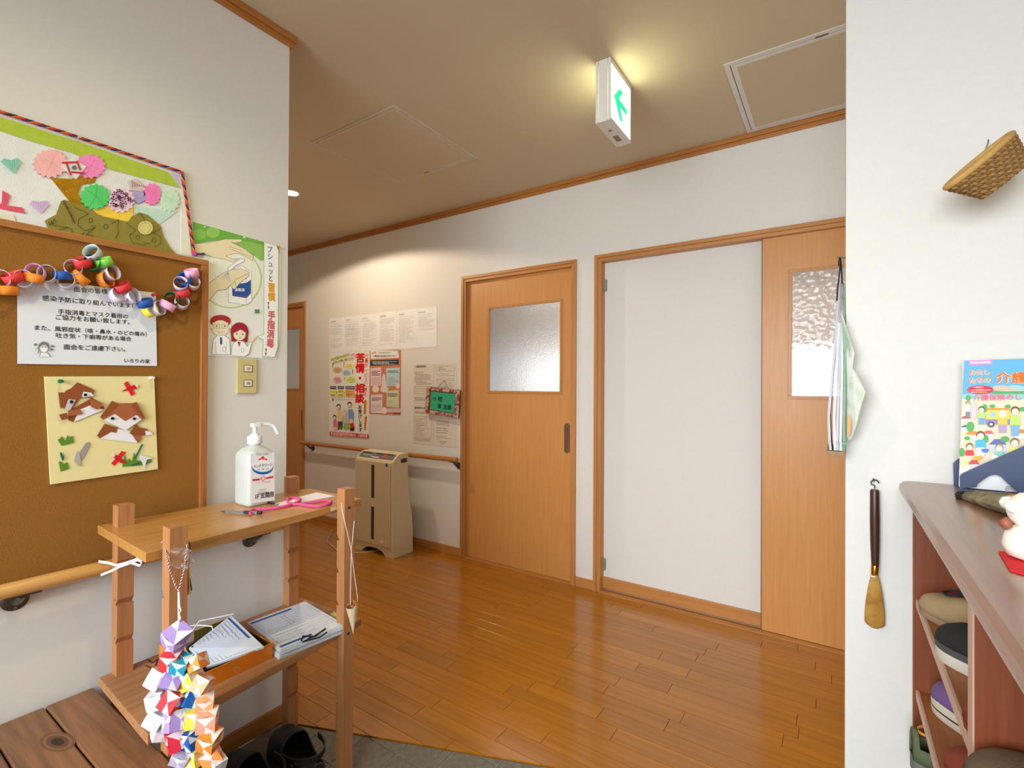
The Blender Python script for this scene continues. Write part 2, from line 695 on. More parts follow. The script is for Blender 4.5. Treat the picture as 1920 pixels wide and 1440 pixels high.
def frosted(name, bscale, strength, rough):
    mt, nt, b, vec = _new(name)
    b.inputs['Base Color'].default_value = (0.96, 0.97, 0.98, 1)
    b.inputs['Transmission Weight'].default_value = 1.0
    b.inputs['Roughness'].default_value = rough
    b.inputs['IOR'].default_value = 1.3
    v = nt.nodes.new('ShaderNodeTexVoronoi')
    v.feature = 'SMOOTH_F1'
    v.inputs['Scale'].default_value = bscale
    nt.links.new(vec, v.inputs['Vector'])
    _bump(nt, b, v.outputs['Distance'], strength, 0.004)
    return mt


FROST1 = frosted('frosted_fine', 140, 0.5, 0.42)
FROST2 = frosted('hammered_glass', 50, 0.9, 0.1)


def door_frame(par, x0, x1, top, jamb=0.035, dep=0.11, proud=0.014):
    """jambs and head: an outer architrave, a groove and an inner stop"""
    for a, b in ((x0, x0 + jamb), (x1 - jamb, x1)):
        s = 1 if a == x0 else -1
        e = a if s > 0 else b
        mb = MB()
        lo, hi = sorted((e, e + s * 0.020))
        mb.box(lo, hi, D - proud, D + dep, 0, top)
        lo, hi = sorted((e + s * 0.020, e + s * jamb))
        mb.box(lo, hi, D - proud + 0.007, D + dep, 0, top - 0.02)
        obj('jamb', mb, FRAMEZ, par, bevel=0.0012)
    mb = MB().box(x0 + 0.020, x1 - 0.020, D - proud, D + dep, top - 0.020, top).box(x0 + jamb, x1 - jamb, D - proud + 0.007, D + dep, top - 0.040, top - 0.020)
    obj('door_head', mb, FRAMEX, par, bevel=0.0012)


def leaf(par, x0, x1, z0, z1, y, win, pane_mat, th=0.03):
    wx0, wx1, wz0, wz1 = win[0] - .014, win[1] + .014, win[2] - .014, win[3] + .014
    mb = wall_with_holes(MB(), x0, x1, y, y + th, z0, z1, [(wx0, wx1, wz0, wz1)])
    lf = obj('door_leaf', mb, LEAF, par)
    fr = MB()
    b = 0.016
    fr.box(wx0, wx1, y - 0.005, y + .01, wz1 - b, wz1).box(wx0, wx1, y - 0.005, y + .01, wz0, wz0 + b)
    fr.box(wx0, wx0 + b, y - 0.005, y + .01, wz0 + b, wz1 - b).box(wx1 - b, wx1, y - 0.005, y + .01, wz0 + b, wz1 - b)
    obj('glazing_bead', fr, FRAMEZ, lf, bevel=0.001)
    obj('pane', MB().box(wx0 + .002, wx1 - .002, y + 0.012, y + 0.017, wz0 + .002, wz1 - .002), pane_mat, lf)
    return lf


def pull(par, lf, x, z, y, hw=0.0195, hh=0.094):
    """recessed oval finger pull: rim, cup"""
    n = 28
    pts = []
    for k in range(n):
        t = 2 * math.pi * k / n
        pts.append((hw * math.cos(t), (hh - hw) * (1 if math.sin(t) >= 0 else -1) + hw * math.sin(t)))
    mb = MB()
    rings = [[(x + px * s, y + dy, z + pz * (1 - (1 - s) * hw / hh)) for px, pz in pts] for s, dy in ((1.0, 0.0), (1.0, -0.003), (0.78, -0.003), (0.72, -0.0006))]
    mb.loft(rings, cap=False)
    mb.poly([(x + px * 0.72, y - 0.0006, z + pz * 0.94) for px, pz in pts])
    h = obj('pull_handle', mb, M('pull_rim', (128, 100, 80), 0.35, metal=0.5), lf, smooth=30)
    obj('finger_cup', MB().box(x - hw * .25, x + hw * .45, y - .0012, y - .0005, z - hh * .7, z + hh * .7), M('brown_cup', (120, 74, 54), 0.4, metal=0.2), lf)


for n, (a, b) in (('door_1', D1), ('door_2', D2)):
    p = thing(n, 'oak sliding door behind the left wall corner' if n == 'door_1' else 'oak sliding door with frosted pane beside the air purifier', 'door', ((a + b) / 2, D, 0))
    struct(p)
    door_frame(p, a, b, DH)
    lf = leaf(p, a + 0.033, b - 0.033, 0.008, DH - 0.03, D + 0.022, (a + 0.225, b - 0.125, 1.186, 1.758), FROST1)
    pull(p, lf, b - 0.074, 0.897, D + 0.022)
    obj('threshold', MB().box(a + .035, b - .035, D - 0.012, D + .11, 0.0005, 0.006), FRAMEX, p)

p3 = thing('door_3', 'wide oak door frame with white side panel and sliding door with hammered glass', 'door', (-0.25, D, 0))
struct(p3)
door_frame(p3, D3[0], D3[1], 2.005, 0.042, 0.11)
obj('side_panel', MB().box(-1.175, -0.30, D + 0.05, D + 0.075, 0.075, 1.965), WALL, p3)
obj('side_panel_skirting', MB().box(-1.175, -0.316, D + 0.038, D + 0.06, 0.012, 0.078), FRAMEX, p3, bevel=0.002)
lf3 = leaf(p3, -0.316, 0.66, 0.008, 1.97, D + 0.02, (-0.188, 0.50, 1.178, 1.78), FROST2)
obj('leaf_edge', MB().box(-0.3195, -0.3162, D + 0.018, D + .052, 0.008, 1.965), M('edge_dark', (120, 62, 34), 0.5), lf3)
obj('floor_track', MB().box(-1.175, 0.68, D - 0.014, D + 0.024, 0.0005, 0.005).box(-1.175, .68, D + .038, D + .11, 0.0005, .005), FRAMEX, p3)
obj('track_slot', MB().box(-1.175, 0.68, D + 0.024, D + .038, 0.0004, 0.002), DARK, p3)
for z in (0.155, 1.83):
    obj('catch', MB().box(-1.174, -1.158, D + .03, D + .048, z - .035, z + .035), M('grey_catch', (140, 134, 112), 0.5), p3, bevel=0.003)

# ================================================================== things on the left wall
NX = Vector((1, 0, 0))


def PLX(off):
    return lambda x, y: at('X', XL + off, x, y)


def via(z, pr):
    return lambda x, y: pr(*z(x, y))


def art(parent, name, pieces, pr, n, mat=None, step=0.0007, base=0.0003):
    """cut or folded pieces laid over each other: each one a thin prism with its own colour"""
    mb = MB()
    h = base
    n = Vector(n).normalized()
    for pts, col in pieces:
        q = [pr(*p) + n * h for p in pts]
        mb.prism(q, n, step * 1.05, col)
        h += step
    return obj(name, mb, mat or PRINT(), parent)


def ell(cx, cy, rx, ry, n=18):
    return [(cx + rx * math.cos(2 * math.pi * k / n), cy + ry * math.sin(2 * math.pi * k / n)) for k in range(n)]


def pinked(cx, cy, rx, ry, teeth=15, depth=0.09):
    return [(cx + rx * (1 + (depth if k % 2 else -depth)) * math.cos(math.pi * k / teeth), cy + ry * (1 + (depth if k % 2 else -depth)) * math.sin(math.pi * k / teeth)) for k in range(2 * teeth)]


def push_pin(p, n, col, label, group=None, r=0.005, ln=0.016):
    """turned plastic head on a short shank, pushed in at p"""
    p = Vector(p)
    mb = MB().lathe([(r * .95, 0.0), (r, .0015), (r * .55, .004), (r * .5, ln * .6), (r * .85, ln * .8), (r * .9, ln), (r * .3, ln)], p, n, 12)
    o = obj('push_pin', mb, M('pin_%d_%d_%d' % col, col, 0.3), loc=p, smooth=50)
    return tag(o, label, 'push pin', group)


CORK = M('cork', (160, 108, 36), 0.95, rgb2=(126, 76, 16), scale=650, bump=0.4, bscale=500)
cb = thing('cork_board', 'large cork notice board in a thin oak frame on the left wall', 'notice board', (XL, 0.157, 0.71))
Y0, Y1, Z0, Z1 = -0.443, 0.757, 0.71, 1.611
obj('cork_sheet', MB().box(XL + .003, XL + .011, Y0 + .01, Y1 - .01, Z0 + .01, Z1 - .01), CORK, cb)
fy = WOOD('board_frame_y', (188, 126, 62), (150, 92, 40), 'Y', 0.5, 80)
fz = WOOD('board_frame_z', (184, 118, 56), (146, 84, 34), 'Z', 0.5, 80)
for a, b in ((Z0, Z0 + .018), (Z1 - .018, Z1)):
    obj('frame_rail', MB().box(XL + .003, XL + .02, Y0, Y1, a, b), fy, cb, bevel=0.0015)
for a, b in ((Y0, Y0 + .02), (Y1 - .02, Y1)):
    obj('frame_stile', MB().box(XL + .003, XL + .0198, a, b, Z0 + .018, Z1 - .018), fz, cb, bevel=0.0015)

# -------- patchwork wall hanging
A = zoomed(0, 180, 4.8)
wh = thing('wall_hanging', 'white patchwork cloth hanging with pinked paper flowers above the cork board', 'wall hanging', (XL, 0.15, 1.613))
pa = via(A, PLX(0.003))
CL = M('white_cloth', (226, 226, 224), 0.9, 0.03, 20, 0.3, 300)
obj('cloth', MB().prism([(XL + .0012, -.45, 1.872), (XL + .0012, .683, 1.868), (XL + .0012, .70, 1.75), (XL + .0012, .716, 1.613), (XL + .0012, -.45, 1.613)], NX, 0.0018), CL, wh)


def patch(name, pts, col, h, th=0.0012, mat=None):
    mb = MB().prism([pa(*p) + NX * h for p in pts], NX, th, None)
    return obj(name, mb, mat or M('felt_%d_%d_%d' % col, col, 0.85, 0.06, 60, 0.3, 250), wh)


patch('green_band', [(-900, -100), (0, 185), (760, 430), (1510, 685), (1625, 830), (1000, 665), (640, 510), (300, 415), (0, 315), (-900, 50)], (176, 196, 62), .0003)
patch('side_hem', [(1630, 840), (1665, 860), (1720, 1440), (1625, 1420)], (232, 228, 210), .0003)
patch('corner_patch', [(1530, 690), (1630, 720), (1632, 815)], (206, 190, 214), .0016)
patch('cream_patch', [(0, 1040), (120, 1075), (150, 1145), (0, 1118)], (226, 222, 196), .0003)
patch('heart', [(5, 590), (35, 560), (95, 578), (150, 558), (192, 600), (125, 700)], (140, 200, 180), .0006)
patch('heart', [(262, 970), (290, 940), (350, 955), (410, 940), (440, 985), (370, 1060)], (214, 182, 218), .0006)
patch('ribbon', [(-20, 990), (15, 960), (20, 850), (92, 897), (62, 985), (200, 1005), (230, 1060), (80, 1032), (-20, 1010)], (222, 82, 108), .0006)
foil = M('gold_foil', (214, 158, 34), 0.25, 0.2, 60, 0.8, 90, metal=0.8)
patch('foil_pot', [(455, 738), (640, 745), (880, 700), (850, 782), (735, 800), (705, 880), (795, 1028), (620, 945)], (0, 0, 0), .0006, 0.001, foil)
patch('mint_leaf', [(1195, 990), (1600, 1035), (1420, 1165), (1205, 1050)], (196, 222, 206), .0004)
patch('yellow_pot', [(740, 935), (860, 1005), (1090, 985), (1205, 985), (1190, 1080), (1150, 1132), (1000, 1115), (870, 1062)], (236, 200, 66), .0012)
OLV = [(400, 1125), (440, 1100), (500, 1070), (545, 950), (575, 935), (620, 950), (800, 1015), (900, 1080), (1150, 1135), (1190, 1085), (1250, 1048), (1330, 1075), (1440, 1170), (1470, 1270), (1530, 1370), (1592, 1434), (1200, 1357), (800, 1278), (438, 1206)]
olive = patch('olive_animals', OLV, (140, 128, 52), .0022)
patch('paper_flower', pinked(450, 610, 150, 125, 17), (244, 182, 182), .0018, 0.0016)
patch('paper_flower', pinked(805, 635, 135, 105, 15), (246, 140, 196), .0020, 0.0016)
patch('paper_flower', pinked(850, 910, 130, 112, 15), (88, 206, 112), .0036, 0.0016)
patch('paper_flower', pinked(1085, 940, 118, 108, 15), (234, 206, 226), .0030, 0.0016)
patch('paper_flower', pinked(1365, 885, 78, 95, 12), (250, 130, 190), .0020, 0.0016)
patch('paper_flower', pinked(1525, 940, 88, 98, 14), (206, 232, 206), .0014, 0.0016)
patch('folded_square', [(540, 640), (640, 560), (770, 640), (680, 752)], (230, 228, 226), .0038, 0.0015)
patch('folded_square', [(1140, 770), (1220, 742), (1312, 832), (1290, 862), (1170, 850)], (222, 200, 200), .0014, 0.0016)
patch('folded_square', [(1160, 880), (1290, 852), (1322, 930), (1240, 972), (1185, 930)], (176, 158, 206), .0020, 0.0016)
# ink and printed pattern on the patches
dr = Print(pa, NX, 0.0056)
ink, brn = (52, 50, 22), (108, 74, 30)
for tri in ([(665, 1005), (790, 1060), (705, 1110)], [(995, 1150), (1065, 1115), (1050, 1190)], [(480, 1168), (600, 1185), (520, 1210)], [(850, 1185), (770, 1250), (835, 1260)], [(1130, 1145), (1215, 1215), (1160, 1255)], [(1445, 1190), (1370, 1235), (1435, 1265)]):
    dr.L(tri, 0.0011, ink)
dr.L([(705, 1110), (695, 1170), (760, 1215), (850, 1190)], 0.0011, ink).L([(1050, 1190), (1060, 1240), (1030, 1285)], 0.0011, ink)
dr.L([(1160, 1255), (1180, 1320), (1300, 1345)], 0.0011, ink).L([(1435, 1265), (1440, 1330), (1380, 1360)], 0.0011, ink)
dr.L([(1285, 1320), (1305, 1335), (1325, 1325), (1345, 1338)], 0.0011, ink).L([(810, 1170), (830, 1182), (850, 1170)], 0.0011, ink)
for c in ((810, 1124), (945, 1178), (1232, 1275), (1378, 1300)):
    dr.L(ell(c[0], c[1], 18, 20, 12), 0.0011, ink, True)
dr.L(ell(695, 1228, 55, 32, 14)[:9], 0.0011, ink).L([(600, 1185), (645, 1205)], 0.0011, ink)
dr.L([(430, 1135), (445, 1165), (455, 1130), (470, 1160), (480, 1110), (500, 1140)], 0.0012, ink)
dr.L([(565, 950), (600, 1010), (635, 1080), (665, 1145)], 0.0035, brn)
dr.E(1300, 1190, 68, 62, (214, 202, 128)).L(ell(1300, 1190, 50, 46, 10), 0.0009, (170, 150, 60), True).L([(1235, 1075), (1265, 1065), (1285, 1110), (1300, 1150)], 0.001, ink)
red = (206, 40, 50)
dr.L([(555, 606), (690, 600)], 0.0042, red).L([(590, 610), (630, 715)], 0.0042, red).L([(690, 605), (715, 670)], 0.0042, red).L([(640, 690), (750, 698)], 0.0042, red).E(660, 650, 22, 20, (120, 112, 116))
rr = random.Random(3)
for k in range(26):
    t, q = rr.uniform(0, 6.28), math.sqrt(rr.random()) * 0.86
    cx, cy = 1085 + 112 * q * math.cos(t), 940 + 100 * q * math.sin(t)
    for j in range(3):
        dr.E(cx + 11 * math.cos(j * 2.1 + t), cy + 11 * math.sin(j * 2.1 + t), 9, 7, (104, 34, 72), 7)
for a, b in (((850, 910), (-90, -60)), ((850, 910), (70, 80)), ((850, 910), (-60, 90)), ((850, 910), (10, -95))):
    dr.L([a, (a[0] + b[0], a[1] + b[1])], 0.0009, (48, 150, 70))
for cx, cy, col in ((450, 610, (226, 150, 150)), (805, 635, (226, 100, 166)), (1365, 885, (226, 96, 160)), (1525, 940, (160, 200, 160))):
    for k in range(4):
        t = k * 1.57 + 0.5
        dr.L([(cx, cy), (cx + 70 * math.cos(t), cy + 70 * math.sin(t))], 0.0008, col)
for k in range(8):
    dr.L([(1170 + k * 17, 770 + k * 9), (1180 + k * 14, 830 - k * 2)], 0.0016, (110, 70, 74))
for hx, hy, col in ((98, 622, (96, 170, 150)), (352, 990, (176, 132, 184))):
    for k in range(-3, 4):
        dr.L([(hx + k * 20, hy - 32), (hx + k * 20, hy + 40 - abs(k) * 20)], 0.0006, col)
    for k in range(4):
        dr.L([(hx - 66 + k * 14, hy - 26 + k * 17), (hx + 66 - k * 14, hy - 26 + k * 17)], 0.0006, col)
printed('stitched_drawing', dr, wh)
# twisted two-colour cord along the top and right edges
pth = [pa(-900, -140), pa(0, 145), pa(700, 375), pa(1635, 690), pa(1690, 1080), pa(1745, 1425)]
pts = []
for a, b in zip(pth, pth[1:]):
    nseg = max(2, int((b - a).length / 0.004))
    pts += [a + (b - a) * (k / nseg) for k in range(nseg)]
for col, ph in (((226, 108, 30), 0), ((52, 36, 70), 2.1), ((196, 60, 66), 4.2)):
    hp = []
    for i, p in enumerate(pts):
        t = i * 0.85 + ph
        hp.append(p + Vector((0.0045 + 0.0022 * math.cos(t), 0, 0.0022 * math.sin(t))) + Vector((0, 0.0016 * math.sin(t), 0)))
    obj('twisted_cord', MB().tube(hp, 0.0024, 5), M('cord_%d_%d_%d' % col, col, 0.8), wh, smooth=60)
obj('tassel_knot', MB().lathe([(.001, -.008), (.006, -.004), (.0065, .002), (.003, .007)], pa(1748, 1425) + NX * .006, (0, 0, 1), 10), M('magenta_yarn', (186, 60, 130), 0.8), wh, smooth=60)
obj('tassel_end', MB().tube([pa(1762, 1425) + NX * .006, pa(1790, 1428) + NX * .006, pa(1830, 1422) + NX * .006], [.003, .0028, .0042], 6), M('navy_yarn', (54, 66, 90), 0.8), wh, smooth=60)
push_pin(pa(700, 378) + NX * .003, NX, (190, 190, 188), 'small silver pin in the corded edge of the wall hanging', r=.004, ln=.012)

# -------- hand hygiene poster
Cc = zoomed(340, 400, 4.0)
pc = via(Cc, PLX(0.0012))
hp = thing('hygiene_poster', 'hand disinfection poster with two cartoon hands between cork board and wall corner', 'poster', (XL, 0.86, 1.31))
obj('poster_sheet', MB().prism([pc(*p) for p in ((82, 57), (735, 243), (748, 300), (743, 900), (712, 1093), (560, 1083), (100, 1062))], NX, 0.0006), M('poster_white', (240, 240, 232), 0.45, 0.01), hp)
g = Print(pc, NX, 0.0008)
g.P([(84, 62), (730, 246), (735, 300), (600, 360), (480, 270), (330, 195), (110, 228), (86, 226)], (150, 196, 96))
g.P([(84, 62), (730, 246), (700, 262), (520, 215), (330, 195), (110, 228), (86, 226)], (116, 180, 74))
g.E(130, 160, 55, 40, (140, 196, 90)).E(235, 145, 50, 40, (150, 204, 100)).E(175, 100, 6, 6, (220, 240, 200)).E(470, 180, 10, 8, (214, 236, 190))
g.E(370, 490, 232, 222, (188, 214, 120), 36).E(368, 488, 224, 216, (240, 242, 224), 36)
skin, lnc = (240, 226, 186), (70, 62, 50)
UH = [(105, 228), (200, 222), (330, 193), (445, 194), (460, 212), (400, 224), (370, 215), (480, 270), (540, 318), (532, 358), (490, 330), (440, 305), (400, 300), (330, 320), (390, 345), (430, 340), (390, 366), (320, 345), (240, 330), (160, 306), (107, 296)]
g.P(UH, skin).L(UH, 0.0009, lnc)
g.L([(360, 265), (450, 300), (530, 330)], 0.0008, lnc).L([(360, 250), (450, 280)], 0.0008, lnc)
BT = [(352, 440), (400, 415), (430, 395), (465, 395), (480, 415), (525, 435), (527, 660), (486, 688), (350, 668)]
g.P(BT, (248, 248, 246)).L(BT, 0.0008, lnc, True).L([(485, 440), (486, 688)], 0.0007, lnc)
g.P([(380, 537), (488, 520), (520, 498), (520, 600), (486, 636), (380, 620)], (40, 88, 160)).L([(384, 608), (486, 624), (518, 590)], 0.0014, (170, 60, 140))
g.T('消毒液', (398, 583), (474, 584), (240, 240, 250), 0.03)
g.P([(345, 440), (352, 405), (400, 370), (440, 340), (474, 346), (470, 360), (400, 395), (362, 440)], (250, 250, 248)).L([(345, 440), (352, 405), (440, 340), (474, 346), (470, 360), (400, 395), (362, 440)], 0.0008, lnc, True)
LH = [(186, 540), (240, 500), (300, 455), (370, 424), (440, 415), (505, 440), (500, 474), (440, 520), (408, 560), (390, 570), (365, 540), (330, 572), (268, 578), (205, 655), (187, 655)]
g.P(LH, skin).L(LH, 0.0009, lnc).L([(365, 540), (400, 510), (408, 550)], 0.0008, lnc).L([(395, 500), (500, 450)], 0.0007, lnc)
for k in range(6):
    g.L([(348, 440), (288 + k * 15, 490 + 4 * k)], 0.0008, (120, 180, 214))
# two cartoon people
g.E(290, 808, 78, 46, (176, 44, 50)).E(290, 860, 64, 58, (244, 232, 200)).P([(232, 820), (348, 820), (350, 890), (318, 915), (262, 915), (230, 890)], (244, 232, 200))
g.E(222, 850, 10, 16, (244, 232, 200)).E(362, 850, 10, 16, (244, 232, 200))
for cx in (262, 322):
    g.L([(cx - 22, 832), (cx + 22, 832), (cx + 22, 862), (cx - 22, 862)], 0.0007, (90, 90, 80), True).E(cx, 846, 5, 6, (50, 50, 50), 10)
g.L([(268, 888), (290, 894), (315, 886)], 0.0008, (170, 70, 60))
C1 = [(225, 1055), (235, 950), (268, 915), (318, 915), (358, 945), (362, 1058)]
g.P(C1, (250, 250, 250)).L(C1, 0.0008, lnc).L([(250, 960), (255, 1055)], 0.0006, lnc).L([(335, 960), (330, 1056)], 0.0006, lnc).P([(287, 930), (300, 930), (302, 975), (294, 990), (287, 975)], (40, 60, 130)).L([(305, 1005), (330, 1005), (328, 1035), (308, 1035)], 0.0006, lnc, True)
g.E(432, 890, 68, 72, (164, 34, 52)).P([(366, 880), (372, 960), (400, 960), (400, 900)], (164, 34, 52)).P([(498, 880), (492, 965), (462, 965), (465, 900)], (164, 34, 52)).E(432, 908, 46, 46, (246, 232, 202))
g.P([(388, 880), (430, 850), (478, 880), (480, 895), (440, 872), (390, 900)], (164, 34, 52)).E(412, 905, 5, 7, (50, 50, 50), 10).E(456, 908, 5, 7, (50, 50, 50), 10).E(434, 936, 7, 4, (196, 70, 70), 10)
C2 = [(370, 1062), (378, 985), (412, 955), (462, 960), (490, 1000), (508, 965), (524, 970), (500, 1055), (470, 1072)]
g.P(C2, (250, 250, 250)).L(C2, 0.0008, lnc).P([(415, 962), (440, 966), (430, 1005)], (190, 40, 50)).L([(445, 1015), (466, 1016), (464, 1042), (446, 1040)], 0.0006, lnc, True).P([(508, 962), (520, 935), (560, 920), (545, 945), (526, 968)], skin)
for dx, dy in ((-9, -7), (9, -7), (-9, 8), (9, 8)):
    g.E(563 + dx, 735 + dy, 9, 8, (70, 132, 70), 10)
CB = [(614, 216), (706, 242), (724, 280), (718, 1000), (694, 1080), (603, 1074), (610, 950), (565, 924), (614, 906)]
g.P(CB, (248, 248, 242)).L(CB, 0.0014, (104, 170, 76), True)
g.V('プシュッ', (656, 246), (666, 462), (70, 124, 168), 0.022, 0.02).V('と', (664, 462), (664, 516), (128, 48, 62), 0.02, 0.02)
g.V('習慣', (670, 522), (672, 662), (232, 160, 40), 0.027, 0.045).V('!!', (668, 664), (670, 722), (150, 40, 60), 0.03, 0.03)
g.V('手指消毒', (672, 732), (658, 1010), (214, 110, 110), 0.028, 0.045).V('!!', (652, 1012), (648, 1072), (150, 40, 60), 0.03, 0.03)
printed('poster_print', g, hp)
push_pin(pc(722, 255) + NX * .0012, NX, (232, 120, 90), 'small orange pin at the top corner of the hygiene poster', r=.004, ln=.01)

# -------- call switch plate
sp = thing('switch_plate', 'beige wall switch plate with two small buttons below the hygiene poster', 'light switch', (XL, 0.888, 1.188))
obj('plate', MB().box(XL, XL + .009, .853, .921, 1.188, 1.308), M('aged_beige_plastic', (206, 190, 128), 0.4, 0.04), sp, bevel=0.003)
for zc in (1.273, 1.223):
    b_ = obj('button', MB().box(XL + .009, XL + .0115, .877, .902, zc - .010, zc + .010), M('button_white', (226, 220, 200), 0.4), sp, bevel=0.001)
    fr_ = MB()
    for q in ((.875, .877), (.902, .904)):
        fr_.box(XL + .009, XL + .0105, q[0], q[1], zc - .012, zc + .012)
    fr_.box(XL + .009, XL + .0105, .877, .902, zc - .012, zc - .010).box(XL + .009, XL + .0105, .877, .902, zc + .010, zc + .012)
    obj('button_rim', fr_, M('button_rim_grey', (92, 88, 70), 0.5), sp)
    pg = Print(lambda x, y: Vector((XL + .0115, x, y)), NX)
    pg.P([(.884, zc - .004), (.895, zc - .004), (.895, zc + .004), (.884, zc + .004)], (150, 140, 130) if zc < 1.25 else (206, 150, 130))
    printed('button_mark', pg, b_)

# -------- laminated visitor notice
Bz = zoomed(0, 420, 4.8)
pb = via(Bz, PLX(0.0135))
nt_ = thing('visitor_notice', 'laminated white visitor notice in black Japanese print pinned to the cork board', 'notice', pb(780, 1265))
obj('laminated_sheet', MB().prism([pb(*p) for p in ((155, 515), (700, 540), (1400, 620), (1412, 1278), (155, 1258))], NX, 0.0008), M('laminate_white', (228, 230, 236), 0.22, 0.01, coat=0.5), nt_)
g = Print(pb, NX, 0.0010)
K = (24, 24, 26)
for body, a, b in (('面会の皆様へ', (665, 606), (1025, 632)), ('感染予防に取り組んでいます！！', (380, 686), (1250, 760)), ('手指消毒とマスク着用の', (520, 806), (1150, 850)), ('ご協力をお願い致します。', (500, 856), (1165, 902)), ('また、風邪症状（咳・鼻水・のどの痛み）', (310, 950), (1318, 1008)), ('吐き気・下痢等がある場合', (500, 1020), (1180, 1052)), ('面会をご遠慮下さい。', (570, 1124), (1125, 1146)), ('いろりの家', (1115, 1244), (1345, 1252))):
    g.T(body, a, b, K, 0.012, 1.05)
g.E(392, 1108, 48, 50, (120, 118, 120)).E(392, 1122, 38, 34, (214, 212, 212)).P([(362, 1115), (424, 1115), (418, 1150), (368, 1150)], (244, 244, 246)).P([(350, 1195), (365, 1155), (420, 1155), (450, 1195)], (236, 236, 238))
g.L([(350, 1195), (365, 1155), (420, 1155), (450, 1195)], 0.0008, (90, 90, 92)).E(378, 1106, 4, 5, (40, 40, 42), 8).E(408, 1106, 4, 5, (40, 40, 42), 8)
g.P([(318, 1140), (335, 1110), (342, 1140), (338, 1165), (322, 1165)], (224, 222, 222)).L([(318, 1140), (335, 1110), (342, 1140), (338, 1165)], 0.0007, (90, 90, 92))
for c in ((317, 1085), (462, 1130), (470, 1100)):
    g.E(c[0], c[1], 15, 11, (120, 118, 124), 10)
printed('notice_print', g, nt_)
push_pin(pb(1375, 638) + NX * .0005, NX, (206, 40, 44), 'red push pin at the upper corner of the visitor notice')

# -------- origami fox board
Dd = zoomed(60, 690, 6.2615)
pd = via(Dd, PLX(0.0185))
fb = thing('origami_board', 'pale yellow card with two origami foxes pinned to the cork board', 'picture', pd(840, 1300))
obj('card', MB().prism([via(Dd, PLX(0.0125))(*p) for p in ((140, 100), (1425, 97), (1470, 1185), (210, 1365))], NX, 0.005), M('yellow_card', (232, 218, 158), 0.8, 0.03, 30), fb)
bw, bw2, wt, gy = (146, 80, 42), (168, 96, 56), (236, 234, 238), (202, 198, 206)
art(fb, 'origami_fox', [([(425, 610), (430, 500), (470, 480), (650, 380), (700, 350), (810, 410), (850, 470), (800, 500), (720, 440), (560, 500), (490, 640)], bw), ([(490, 635), (555, 490), (680, 440), (840, 490)], wt), ([(305, 285), (380, 290), (390, 270), (460, 235), (530, 168), (730, 260), (700, 350), (560, 348), (470, 480), (330, 470)], bw), ([(425, 365), (510, 375), (445, 490), (385, 475)], gy), ([(600, 278), (690, 290), (720, 328), (600, 345), (580, 330)], wt), ([(415, 500), (560, 485), (590, 540), (420, 565)], bw2), ([(675, 370), (800, 400), (830, 440), (760, 490), (690, 460)], bw2), ([(310, 545), (400, 525), (415, 595), (340, 612)], bw), (ell(456, 397, 21, 20, 12), (26, 22, 22)), (ell(617, 315, 21, 18, 12), (26, 22, 22))], pd, NX)
art(fb, 'origami_fox', [([(795, 825), (950, 740), (1000, 715), (1140, 735), (1240, 880)], wt), ([(760, 795), (850, 655), (1000, 700), (990, 760), (920, 750), (795, 825)], bw), ([(1190, 785), (1270, 790), (1278, 840), (1240, 880)], bw2), ([(1140, 765), (1215, 660), (1260, 700), (1350, 715), (1325, 790), (1200, 792)], bw), ([(1325, 735), (1395, 755), (1412, 780), (1330, 788)], wt), ([(830, 605), (975, 535), (1085, 620), (1210, 540), (1280, 605), (1090, 730)], wt), ([(790, 575), (930, 385), (1000, 415), (1155, 412), (1220, 400), (1320, 590), (1280, 607), (1225, 545), (1085, 622), (960, 535), (830, 607)], bw2), ([(790, 575), (930, 385), (1000, 430), (870, 560)], bw), ([(1320, 590), (1220, 400), (1160, 430), (1240, 545)], bw), (ell(935, 591, 23, 17, 12), (26, 22, 22)), (ell(1189, 594, 21, 15, 12), (26, 22, 22))], pd, NX)
rd, rd2, gn = (226, 36, 44), (206, 24, 40), (92, 138, 42)
art(fb, 'red_flower', [([(1075, 180), (1120, 155), (1210, 300), (1165, 328)], rd), ([(1035, 278), (1200, 195), (1245, 215), (1215, 245)], rd2), ([(1195, 190), (1245, 195), (1235, 235)], (236, 220, 216))], pd, NX)
art(fb, 'red_flower', [([(930, 1120), (1050, 975), (1100, 990), (965, 1148)], rd), ([(945, 1040), (990, 1020), (1112, 1115), (1050, 1120)], rd2), ([(930, 1010), (960, 995), (970, 1040), (940, 1045)], (236, 220, 216))], pd, NX)
art(fb, 'grass_tuft', [([(300, 840), (325, 830), (345, 800), (390, 860), (415, 790), (440, 815), (475, 795), (490, 875), (345, 912)], gn)], pd, NX)
art(fb, 'grass_tuft', [([(312, 1095), (340, 1100), (370, 1130), (410, 1105), (432, 1180), (335, 1215)], gn), ([(325, 1000), (340, 985), (375, 1040), (370, 1090), (350, 1080)], (24, 110, 92))], pd, NX)
art(fb, 'grass_tuft', [([(1060, 1160), (1085, 1015), (1115, 1100), (1140, 1060), (1170, 1110), (1195, 990), (1230, 1090), (1400, 1065), (1400, 1105), (1300, 1140)], gn), ([(1195, 1065), (1285, 890), (1302, 895), (1220, 1060)], (24, 110, 92)), ([(1150, 1140), (1260, 1100), (1265, 1118), (1170, 1150)], (24, 110, 92)), ([(1255, 1020), (1340, 1035), (1420, 1060), (1345, 1075), (1310, 1195), (1290, 1110), (1265, 1080)], (224, 224, 226))], pd, NX)
art(fb, 'grey_butterfly', [([(565, 975), (630, 880), (665, 865), (680, 900), (600, 1060), (580, 1080)], (160, 152, 150)), ([(490, 1080), (530, 970), (565, 1030), (570, 1160), (525, 1130)], (176, 170, 170))], pd, NX)
push_pin(pd(325, 155), NX, (20, 112, 74), 'green push pin in the corner of the origami card')
